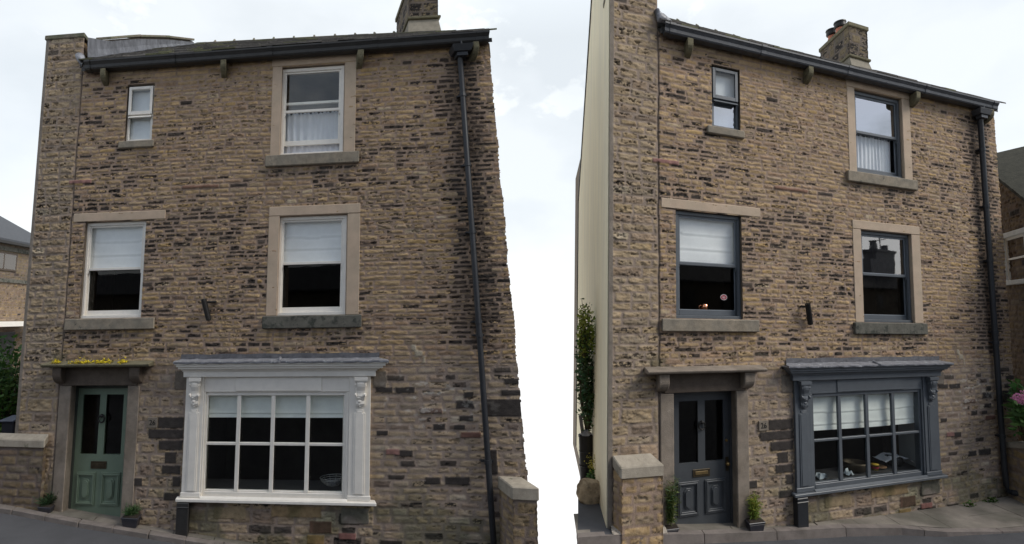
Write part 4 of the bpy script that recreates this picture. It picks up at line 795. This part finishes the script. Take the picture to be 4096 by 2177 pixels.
# ------------------------------------------------------------------ plants
def greens(n=6, base=(.07, .15, .03), sp=.4):
    return [tuple(np.array(base)*random.uniform(1-sp, 1+sp)*np.array((random.uniform(.8, 1.5), 1, random.uniform(.6, 1.3)))) for _ in range(n)]
random.seed(4); np.random.seed(4)
def clump_plant(name, label, cat, c, r, n, size, base, group=None, stems=6, up=.4, lim=None, m=None):
    """c: base point; r=(rx,ry,height)"""
    c = np.array(c, float); E_ = empty(name, c, label, cat, group); fl = MB(); st = MB(); pal = greens(9, base)
    for i in range(stems):
        a = random.uniform(0, 6.28); q = random.uniform(.2, .8); top = c+np.array((r[0]*q*math.cos(a), r[1]*q*math.sin(a), r[2]*random.uniform(.6, .95)))
        st.tube([c+np.array((r[0]*.15*math.cos(a), r[1]*.15*math.sin(a), 0)), (c+top)/2+np.random.normal(size=3)*.03*r[2], top], [.012*max(.4, r[2]), .008*max(.4, r[2]), .003], 5, (.08, .06, .03))
    cl = [(np.random.normal(size=3)*.42, random.choice(pal)) for _ in range(max(5, n//45))]
    k_ = 0
    while k_ < n:
        o_, colr = random.choice(cl); d = o_+np.random.normal(size=3)*.22
        if abs(d[0]) > 1 or abs(d[1]) > 1 or abs(d[2]) > 1: continue
        p = c+np.array((d[0]*r[0], d[1]*r[1], r[2]*(.5+.5*d[2])))
        k_ += 1
        if lim and not lim(p): continue
        fl.leaf(p, size, tuple(np.array(colr)*random.uniform(.8, 1.25)), up)
    fl.build('foliage', M_LEAF if m is None else m, E_); st.build('stems', mat('stems', (.07, .055, .03), .9, .2), E_); return E_
def pxof(p):
    d = np.asarray(p)-CAM; c, s = math.cos(PITCH), math.sin(PITCH); y = c*d[1]+s*d[2]; return 2048+FPX*d[0]/y
def feathery(E_, c, h, r, n, base, nm='foliage', curl=.5):
    fl = MB(); pal = greens(7, base)
    for i in range(n):
        a = random.uniform(0, 6.28); L = h*random.uniform(.5, 1.05); q = r*random.uniform(.15, 1.)
        pts = [c+np.array((math.cos(a)*q*t**1.6, math.sin(a)*q*t**1.6, L*t*(1-.18*curl*t))) for t in np.linspace(0, 1, 7)]; colr = random.choice(pal)
        fl.tube(pts, [.004]*3+[.003]*2+[.002, .001], 4, tuple(np.array(colr)*.8), cap=False)
        for t in range(1, 7):
            for j in range(4): fl.leaf(np.array(pts[t])+np.random.normal(size=3)*.014, .085, tuple(np.array(colr)*random.uniform(.8, 1.3)), .45, .6, .05)
    fl.build(nm, M_LEAF, E_)
def pot_plant(k, x, y, w_, h_, label, hh, rr, n, base, z=None):
    z = PAVE[k](x)+.005 if z is None else z; F1 = lambda a, b_, c_: raw(k, a, b_, c_); p = F1(x, y, z); E_ = empty('potted_plant', p, label, 'potted plant', None)
    b = MB(); Q = lambda s, zz, cx=x: [F1(cx-s, y-s*.75, zz), F1(cx+s, y-s*.75, zz), F1(cx+s, y+s*.75, zz), F1(cx-s, y+s*.75, zz)]
    b.hexa(Q(w_*.40, z)+Q(w_*.48, z+h_*.80)); b.hexa(Q(w_*.5, z+h_*.80+.0005)+Q(w_*.515, z+h_)); b.build('pot', M_PLAST, E_, .006)
    b = MB(); b.hexa(Q(w_*.45, z+h_+.0005)+Q(w_*.40, z+h_+.012)); b.build('soil', M_SOIL, E_)
    feathery(E_, np.array(F1(x, y, z+h_)), hh, rr, n, base); return E_
x, z = loc(0, 1400*0+(923)*.5676, 1400+1230*.5676, -.09); pot_plant(0, x, -.075, .30, .15, 'low green plant in a square dark pot beside the sage green door', .13, .13, 26, (.05, .11, .04), z=PAVE[0](x))
x, z = loc(0, 330*.5676, 1400+1130*.5676, -.06); pot_plant(0, x, -.06, .26, .10, 'small dark fern pot in front of the dark stone wall left of the green door', .16, .15, 22, (.03, .06, .025), z=PAVE[0](x)-.02)
x, z = loc(1, 2280+1300*.5676, 1400+1250*.5676, -.07); pot_plant(1, x, -.07, .29, .15, 'feathery green plant in a square grey pot right of the charcoal door', .40, .13, 34, (.17, .25, .05), z=PAVE[1](x)-.02)
x, z = loc(1, 2280+712*.5676, 1400+1268*.5676, -.05); pot_plant(1, x, -.05, .22, .08, 'tall feathery fern in a low black pot between the wall end and the charcoal door', .70, .13, 48, (.08, .14, .04), z=PAVE[1](x)-.03)
# stonecrop on the door hood
def on_hood(u0, u1, name):
    xa = loc(0, u0*.5676, 1400+85*.5676, -.2)[0]; xb = loc(0, u1*.5676, 1400+85*.5676, -.2)[0]; c0 = T(0, (xa+xb)/2, -.2, 2.365)
    E_ = empty('stonecrop', c0, name, 'moss plant', 'stonecrop on the door hood'); fl = MB(); gr = MB(); n = int(30+420*(xb-xa))
    for i in range(n):
        x = random.gauss((xa+xb)/2, (xb-xa)*.26); x = min(max(x, xa), xb); y_ = random.uniform(-.265, -.12); h = abs(random.gauss(0, .022))*random.random()*1.6; p = T(0, x, y_, 2.362+(y_+.27)*.1); p = np.array(p)
        gr.leaf(p, .022, (.16, .12, .02), .8)
        fl.leaf(p+np.array((0, 0, h+.004)), .029, random.choice([(.72, .56, .02), (.62, .48, .02), (.78, .62, .04), (.40, .34, .03)]), .3)
    fl.build('flowers', M_LEAF, E_); gr.build('leaves', M_LEAF, E_)
on_hood(368, 425, 'smallest yellow stonecrop patch at the left end of the mossy door hood'); on_hood(500, 655, 'widest yellow stonecrop patch on the mossy door hood'); on_hood(655, 785, 'yellow stonecrop patch just right of the widest one on the door hood'); on_hood(835, 895, 'sparse yellow stonecrop patch at the right end of the mossy door hood')
# weeds at the wall foot
for u, v, n in ((1290, 1085, 40), (1450, 1060, 60)):
    x, z = loc(1, 3150+u*.5675, 1400+v*.5675, -.12); p = np.array(raw(1, x, -.10, PAVE[1](x)-.01))
    clump_plant('weed', 'small green weed by the wall foot '+('between the shopfront and the drainpipe' if u < 1400 else 'nearest the drainpipe'), 'weed', p, (.13, .07, .10), n, .05, (.06, .13, .03), 'weeds at the wall foot', 3)
# left of the cream gable: climbing shrub, bin, lady's mantle, boulder
inlim = lambda p: pxof(p) > 2312
p = at(2350, 1720, 9.4); c = np.array((p[0], p[1], 1.12))
clump_plant('climbing_shrub', 'dark leafy shrub climbing beside the cream gable', 'shrub', c, (.24, .5, 1.75), 2200, .085, (.05, .10, .035), lim=inlim, stems=8)
p = at(2335, 1340, 9.0); clump_plant('pale_shrub', 'yellow-green shrub with upright shoots above the dark climbing shrub', 'shrub', np.array((p[0], p[1], 2.45)), (.17, .3, .95), 900, .07, (.16, .24, .04), lim=inlim, stems=7)
p = at(2362, 1400, 8.8); E_ = empty('tall_shoot', (p[0], p[1], 2.3), 'thin shoots with sparse small leaves against the cream gable', 'plant'); st = MB(); fl = MB()
for i, (u, v0, v1) in enumerate(((2358, 1420, 1225), (2340, 1400, 1200), (2365, 1430, 1380))):
    pts = [at(u+6*math.sin(t*3+i)-8*t, v0+(v1-v0)*t, 8.8+.05*i) for t in np.linspace(0, 1, 8)]; st.tube(pts, .004, 5, (.07, .05, .03))
    for q in pts[1:]:
        for _ in range(3): fl.leaf(np.array(q)+np.random.normal(size=3)*.02, .06, (.05, .09, .03), .3)
st.build('stem', mat('stems', (.07, .055, .03)), E_); fl.build('foliage', M_LEAF, E_)
zb_ = float(raw(1, -1.4, 1.2, .16)[2])
B = onz(2346, 1918, zp);  E_ = empty('dustbin', B, 'black dustbin with planks and bags sticking out beside the cream gable', 'dustbin')
b = MB(); b.lathe(B, [(0, 0), (.115, 0), (.13, .75), (.14, .752), (.14, .785), (.122, .785), (.11, .05), (0, .05)], 24)
for z_ in (.25, .5): b.lathe(B+(0, 0, z_), [(.12, -.012), (.134, 0), (.128, .012)], 24)
b.build('bin_body', M_IRON, E_)
tag_b = MB(); tag_b.hexa([B+np.array(q) for q in ((-.06, -.02, .6), (.0, -.02, .6), (.0, .0, .6), (-.06, .0, .6), (-.13, -.02, 1.12), (-.07, -.02, 1.15), (-.07, .0, 1.15), (-.13, .0, 1.12))])
o = tag_b.build('plank', mat('grey plank', (.16, .15, .14), .9, .2), None, base=B+np.array((0, 0, .6))); tag(o, 'grey weathered plank leaning out of the black dustbin', 'plank')
b = MB(); Pg = [[B+np.array((.115*(.2+.8*i/5)*math.cos(t), .115*(.2+.8*i/5)*math.sin(t), .78+.08*math.cos(i/5*1.5)+.02*math.sin(3*t+i*2))) for t in np.linspace(0, 6.283, 18)] for i in range(6)]; b.grid(Pg); o = b.build('bag', mat('grey bag', (.35, .35, .36), .35, .3), None, smooth=False, base=B+np.array((0, 0, .78))); tag(o, 'crumpled silver-grey bag stuffed in the top of the black dustbin', 'bag')
c = onz(2392, 1950, zp);  E2 = clump_plant('flowering_plant', 'low plant with scalloped leaves and yellow-green flowers behind the boulder', 'plant', c, (.20, .16, .30), 380, .085, (.06, .15, .05), lim=inlim, stems=6, up=.2)
fl = MB()
for i in range(360):
    q = np.random.normal(size=3); pp = c+np.array((random.choice((-.12, -.04, .03))+q[0]*.035, q[1]*.06-.06, .36+q[2]*.05+random.choice((0, .05, .12))))
    if inlim(pp): fl.leaf(pp, .025, random.choice([(.42, .36, .05), (.30, .30, .05), (.5, .42, .08)]), .3)
fl.build('flowers', M_LEAF, E2)['kind'] = 'stuff'
c = onz(2370, 2004, zp); c[2] -= .015
bm = bmesh.new(); bmesh.ops.create_icosphere(bm, subdivisions=5, radius=1.); rs = np.random.RandomState(12)
pl_ = [(np.array(d)/np.linalg.norm(d), h) for d, h in (((-.2, -1, .15), .70), ((.9, -.5, .2), .74), ((-1, -.3, .3), .72), ((.15, .1, 1), .66), ((-.5, -.6, .9), .80), ((.7, -.2, .9), .78), ((.2, 1, .2), .7), ((0, 0, -1), .62), ((.5, -.9, -.3), .8))]
for v in bm.verts:
    p = np.array(v.co); q = p.copy()
    for d, h in pl_:
        t = q@d
        if t > h: q = q-d*(t-h)*.88
    n_ = .035*math.sin(p[0]*5+2*p[2])+.03*math.sin(p[1]*7+1+3*p[0])+.02*math.sin(p[2]*13+p[0]*9)+rs.uniform(-.008, .008)
    q = q*(1+n_); v.co = Vector((q[0]*.255, q[1]*.22, (q[2]+.62)*.255))
me = bpy.data.meshes.new('boulder'); bm.to_mesh(me); bm.free(); me.polygons.foreach_set('use_smooth', [True]*len(me.polygons)); me.materials.append(mat('boulder stone', (.31, .245, .16), .95, .45, 11, 1., 9, stain=((.17, .14, .10), .58, 7.)))
o = bpy.data.objects.new('boulder', me); C.collection.objects.link(o); o.location = c; tag(o, 'rounded buff boulder on the asphalt path left of the wall end', 'boulder')
# left edge: shrub and bin behind the dark wall, house beyond
lim0 = lambda p: pxof(p) < 130
p = at(10, 1700, 10.2); clump_plant('garden_shrub', 'bright green garden shrub left of the white-shopfront house', 'shrub', np.array((p[0], p[1], .4)), (.75, .9, 2.35), 5200, .10, (.075, .16, .035), stems=12)
p = at(52, 1720, 9.3); B = np.array((p[0], p[1], .3)); E_ = empty('wheelie_bin', B, 'dark bin with grey lid behind the dark stone wall', 'dustbin'); b = MB(); X = .115
b.hexa([B+np.array(q) for q in ((-X*.8, -X*.8, 0), (X*.8, -X*.8, 0), (X*.8, X*.8, 0), (-X*.8, X*.8, 0), (-X, -X, .98), (X, -X, .98), (X, X, .98), (-X, X, .98))]); b.build('bin_body', M_PLAST, E_, .015)
b = MB(); b.hexa([B+np.array(q) for q in ((-X-.02, -X-.03, .985), (X+.02, -X-.03, .985), (X+.02, X, .985), (-X-.02, X, .985), (-X-.02, -X-.03, 1.02), (X+.02, -X-.03, 1.02), (X+.02, X, 1.07), (-X-.02, X, 1.07))]); b.build('bin_lid', mat('bin lid', (.10, .11, .14), .4, .1), E_, .01)
b = MB(); b.add([(-40, 8.4, .28), (-9.4, 8.4, .28), (-12, 60, .3), (-60, 60, .3)], [(0, 1, 2, 3)]); o = b.build('garden_ground', M_SOIL); tag(o, kind='structure')
A = at(-330, 1261, 17.); Bq = at(170, 1261, 23.); A[2] = Bq[2] = 0; uv = (Bq-A); Lw = np.linalg.norm(uv); uv /= Lw; nv = np.array((uv[1], -uv[0], 0)); nv = nv if np.dot(nv, CAM-A) > 0 else -nv
G = lambda u, h, v: (A+np.multiply.outer(u, uv)-np.multiply.outer(h, nv)+np.multiply.outer(v, (0, 0, 1.))) if np.ndim(u) else A+uv*u-nv*h+np.array((0, 0, v))
Hn = empty('stone_house', G(4, 0, .28), 'distant stone house with slate roof seen left of the white-shopfront house', 'house')
b = MB(); b.box(G, -3, Lw, .03, 6, .2, 6.2); b.build('walls', M_DARKS, Hn)
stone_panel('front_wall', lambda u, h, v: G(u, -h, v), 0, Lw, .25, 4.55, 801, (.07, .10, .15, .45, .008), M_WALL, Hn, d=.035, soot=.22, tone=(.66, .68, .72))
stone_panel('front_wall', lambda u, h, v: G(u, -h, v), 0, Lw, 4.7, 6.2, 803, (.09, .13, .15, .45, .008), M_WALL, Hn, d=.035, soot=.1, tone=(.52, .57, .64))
b = MB(); b.box(G, -3, Lw+.02, -.07, .02, 4.55, 4.70); b.box(G, -3, Lw+.02, -.06, .02, 5.85, 6.02); b.build('string_course', M_SILLD, Hn)
b = MB(); b.prism(G, [(-.3, 6.2), (-.3, 6.3), (3, 8.3), (6.3, 6.3), (6.3, 6.2), (3, 8.1)], -3.3, Lw+.25); b.build('roof', mat('blue slate', (.06, .064, .072), .7, .2, 12, .3, 30), Hn)
b = MB(); b.prism(G, [(-.28, 6.08), (-.38, 6.10), (-.40, 6.2), (-.28, 6.2)], -3.3, Lw+.25); b.build('gutter', M_BLACK, Hn)
ug = lambda px: np.interp(px, [pxof(G(t, 0, 3)) for t in np.linspace(0, Lw, 30)], np.linspace(0, Lw, 30))
u1 = ug(36); u0 = u1-1.3; b = MB(); b.box(G, u0-.08, u1+.10, -.05, .1, 5.02, 5.8); wn = b.build('window', mat('brown frame', (.075, .055, .04), .6, .1), Hn, .01)
b = MB(); b.box(G, u0, (u0+u1)/2-.03, -.06, -.052, 5.1, 5.72); b.box(G, (u0+u1)/2+.03, u1, -.06, -.052, 5.1, 5.72); b.build('pane', G_MID, wn)
u1 = ug(75); b = MB(); b.box(G, u1-2.6, u1+.25, -.9, -.8, 2.75, 2.95); b.box(G, u1-.12, u1+.02, -.85, -.72, .25, 2.75); b.box(G, u1-2.5, u1+.18, -.79, -.01, 2.78, 2.9); b.box(G, u1-2.5, u1-2.36, -.85, -.72, .25, 2.75); b.box(G, u1-.75, u1-.66, -.85, -.75, .25, 2.75); b.build('porch', M_WHITE, Hn)
b = MB(); b.box(G, u1-1.6, u1-.3, -.1, -.01, .3, 2.5); b.build('porch_door', M_IRON, Hn)
b = MB(); b.lathe(G(ug(88), -.3, 2.35), [(0, 0), (.12, .02), (.2, .06), (.22, .10)], 16); tag(b.build('satellite_dish', M_GUTG, Hn), None)
# right edge: gable of the next house, hydrangea
A2 = at(3985, 1261, 11.2); B2 = at(4300, 1261, 8.6); A2[2] = B2[2] = 0; uv2 = B2-A2; L2 = np.linalg.norm(uv2); uv2 /= L2; nv2 = np.array((uv2[1], -uv2[0], 0)); nv2 = nv2 if nv2[0] < 0 else -nv2
G2 = lambda u, h, v: (A2+np.multiply.outer(u, uv2)-np.multiply.outer(h, nv2)+np.multiply.outer(v, (0, 0, 1.))) if np.ndim(u) else A2+uv2*u-nv2*h+np.array((0, 0, v))
Hx = empty('stone_house', G2(1, 0, .2), 'dark gritstone house with a white painted window at the right edge', 'house')
u2 = lambda px: np.interp(px, [pxof(G2(t, 0, 3)) for t in np.linspace(0, L2, 40)], np.linspace(0, L2, 40))
def zat(px, py, off=0.):
    p = G2(float(u2(px)), 0, 0); return at(px, py, p[1])[2]
zA, zB = zat(3994, 655), zat(4096, 738); uA, uB = u2(3994), u2(4096); slp = (zB-zA)/(uB-uA)
b = MB(); zr0 = zA-slp*uA
P = [G2(u, h, z) for h in (.04, 4) for u, z in ((0, .0), (L2, .0), (L2, zr0+slp*L2), (0, zr0))]; b.hexa([P[0], P[1], P[5], P[4], P[3], P[2], P[6], P[7]]); b.build('walls', M_DARKS, Hx)
U, V = np.meshgrid(np.linspace(0, L2, int(L2/.025)), np.linspace(0, zr0+.1, int(zr0/.025))); h_, c_ = masonry(U, V, 821, .09, .14, .2, .5, .008, .25, rugged=1.6); P = G2(U, -h_-.004, V); q = np.arange(U.size).reshape(U.shape); q = np.stack([q[:-1, :-1], q[:-1, 1:], q[1:, 1:], q[1:, :-1]], -1)
kp = (V[:-1, :-1] < zr0+slp*U[:-1, :-1]); raw_mesh('side_face', P.reshape(-1, 3), q[kp], c_.reshape(-1, 3)*np.array((.44, .44, .46)), M_WALL, Hx)
b = MB(); zt0 = zat(3994, 633)-slp*.35*uA; th = .10; sl3 = slp*.55
for i in range(9):
    ua, ub = L2*i/9-.05, L2*(i+1)/9+.12; za, zb3 = zr0+slp*ua, zr0+slp*ub
    b.hexa([G2(ua, -.14, za+.02), G2(ub, -.14, zb3+.02), G2(ub, 2.5, zb3+.45), G2(ua, 2.5, za+.45), G2(ua, -.14, za+.10), G2(ub, -.14, zb3+.08), G2(ub, 2.5, zb3+.55), G2(ua, 2.5, za+.57)], (.04, .039, .028))
b.build('roof', M_SLATE, Hx)
wu0, wu1 = float(u2(4048)), float(u2(4048))+1.0; wz1, wz0 = zat(4052, 957), zat(4058, 1124)
b = MB(); b.box(G2, wu0-.06, wu1+.1, -.10, .05, wz1, wz1+.10); b.box(G2, wu0, wu0+.10, -.06, .05, wz0, wz1-.002); b.box(G2, wu1-.1, wu1, -.06, .05, wz0, wz1-.002); b.box(G2, wu0-.05, wu1+.1, -.11, .05, wz0-.09, wz0-.002); wn = b.build('window', mat('flaking white stone paint', (.68, .68, .66), .8, .1, 9, .5, 50, stain=((.3, .29, .26), .64, 12.)), Hx, .008)
b = MB(); zm_ = (wz0+wz1)/2; b.box(G2, wu0+.10, wu0+.15, -.03, .04, wz0, wz1); b.box(G2, wu0+.15, wu1-.1, -.03, .04, zm_-.02, zm_+.02); b.box(G2, wu0+.15, wu1-.1, -.03, .04, wz1-.05, wz1); b.build('sash', M_WHITE, wn)
b = MB(); b.box(G2, wu0+.14, wu1-.1, .045, .05, wz0, wz1); b.build('pane', G_SOFT, wn)
b = MB(); b.add([raw(1, 7.2, .0, -.03), raw(1, 14, -.0, .05), raw(1, 14, 5, .15), raw(1, 7.2, 5, .05)], [(0, 1, 2, 3)]); o = b.build('garden_ground', M_SOIL); tag(o, kind='structure')
p = at(4105, 1740, 9.0); c = np.array((p[0], p[1], 1.0)); E2 = clump_plant('hydrangea', 'leafy hydrangea with pink flower heads at the right edge', 'shrub', c, (.42, .4, 1.0), 1200, .13, (.06, .16, .04), lim=lambda p: pxof(p) > 4052, stems=8)
for u, v, s_ in ((4078, 1592, .09), (4092, 1604, .08), (4120, 1575, .10)):
    q = at(u, v, 8.55); b = MB()
    for _ in range(170):
        d = np.random.normal(size=3); d /= np.linalg.norm(d); b.leaf(q+d*s_*np.array((1, 1, .7)), .035, random.choice([(.62, .24, .42), (.70, .34, .52), (.55, .2, .38)]), .2)
    b.build('flower_head', M_LEAF, E2)
# ------------------------------------------------------------------ the row across the street, seen mirrored in the panes
E_ = empty('terrace_row', (4, -9, -.5), 'dark stone terrace across the street, seen only as reflections in the panes', 'house'); I_ = lambda x, y, z: np.array((x, y, z))
b = MB(); b.box(I_, -90, 90, -14, -9, -1.4, 5.0); b.build('walls', mat('dark brown stone', (.11, .09, .07), .95, .3, 4, .3, 20), E_)  # terrace walls in their own dark brown stone colour
b = MB(); b.add([I_(x, y, z) for x in (-90.3, 90.3) for y, z in ((-8.7, 4.9), (-11.5, 6.6), (-14.3, 4.9), (-14.3, 4.8), (-11.5, 6.4), (-8.7, 4.8))], [(0, 1, 7, 6), (1, 2, 8, 7), (2, 3, 9, 8), (3, 4, 10, 9), (4, 5, 11, 10), (5, 0, 6, 11), (0, 5, 4, 3, 2, 1), (6, 7, 8, 9, 10, 11)]); b.build('roof', mat('dark slate', (.05, .05, .055), .8, .2), E_)
b = MB()
for x in (-44, -26, -8, 10.0):
    b.box(I_, x-.8, x+.8, -12, -11, 6.2, 8.0); b.box(I_, x-.9, x+.9, -12.1, -10.9, 8.0, 8.2)
    for s in (-.5, 0, .5): b.lathe(I_(x+s, -11.5, 8.2), [(0, 0), (.16, 0), (.12, .5), (.15, .7), (0, .7)], 10)
b.box(I_, 56.2, 60.4, -12.2, -10.9, 6.2, 8.9); b.box(I_, 56, 60.6, -12.3, -10.8, 8.9, 9.15); b.box(I_, 54.8, 56.2, -12.2, -10.9, 6.2, 8.1)
for x, h in ((57.0, 1.0), (59.6, .6)): b.lathe(I_(x, -11.5, 9.15), [(0, 0), (.35, 0), (.28, h*.8), (.36, h), (0, h)], 10)
b.tube([I_(58.6, -11.5, 9.1), I_(58.6, -11.5, 10.6)], .05); b.tube([I_(57.8, -11.5, 10.2), I_(60, -11.5, 10.6)], .04)
b.build('chimney_stacks', mat('dark slate', (.05, .05, .055)), E_)['kind'] = 'stuff'
b = MB()
for x in range(-80, 80, 4):
    b.box(I_, x-.6, x+.6, -9.05, -8.95, .4, 1.9); b.box(I_, x-.6, x+.6, -9.05, -8.95, 2.9, 4.2)
b.build('window_panes', M_IRON, E_)['kind'] = 'stuff'
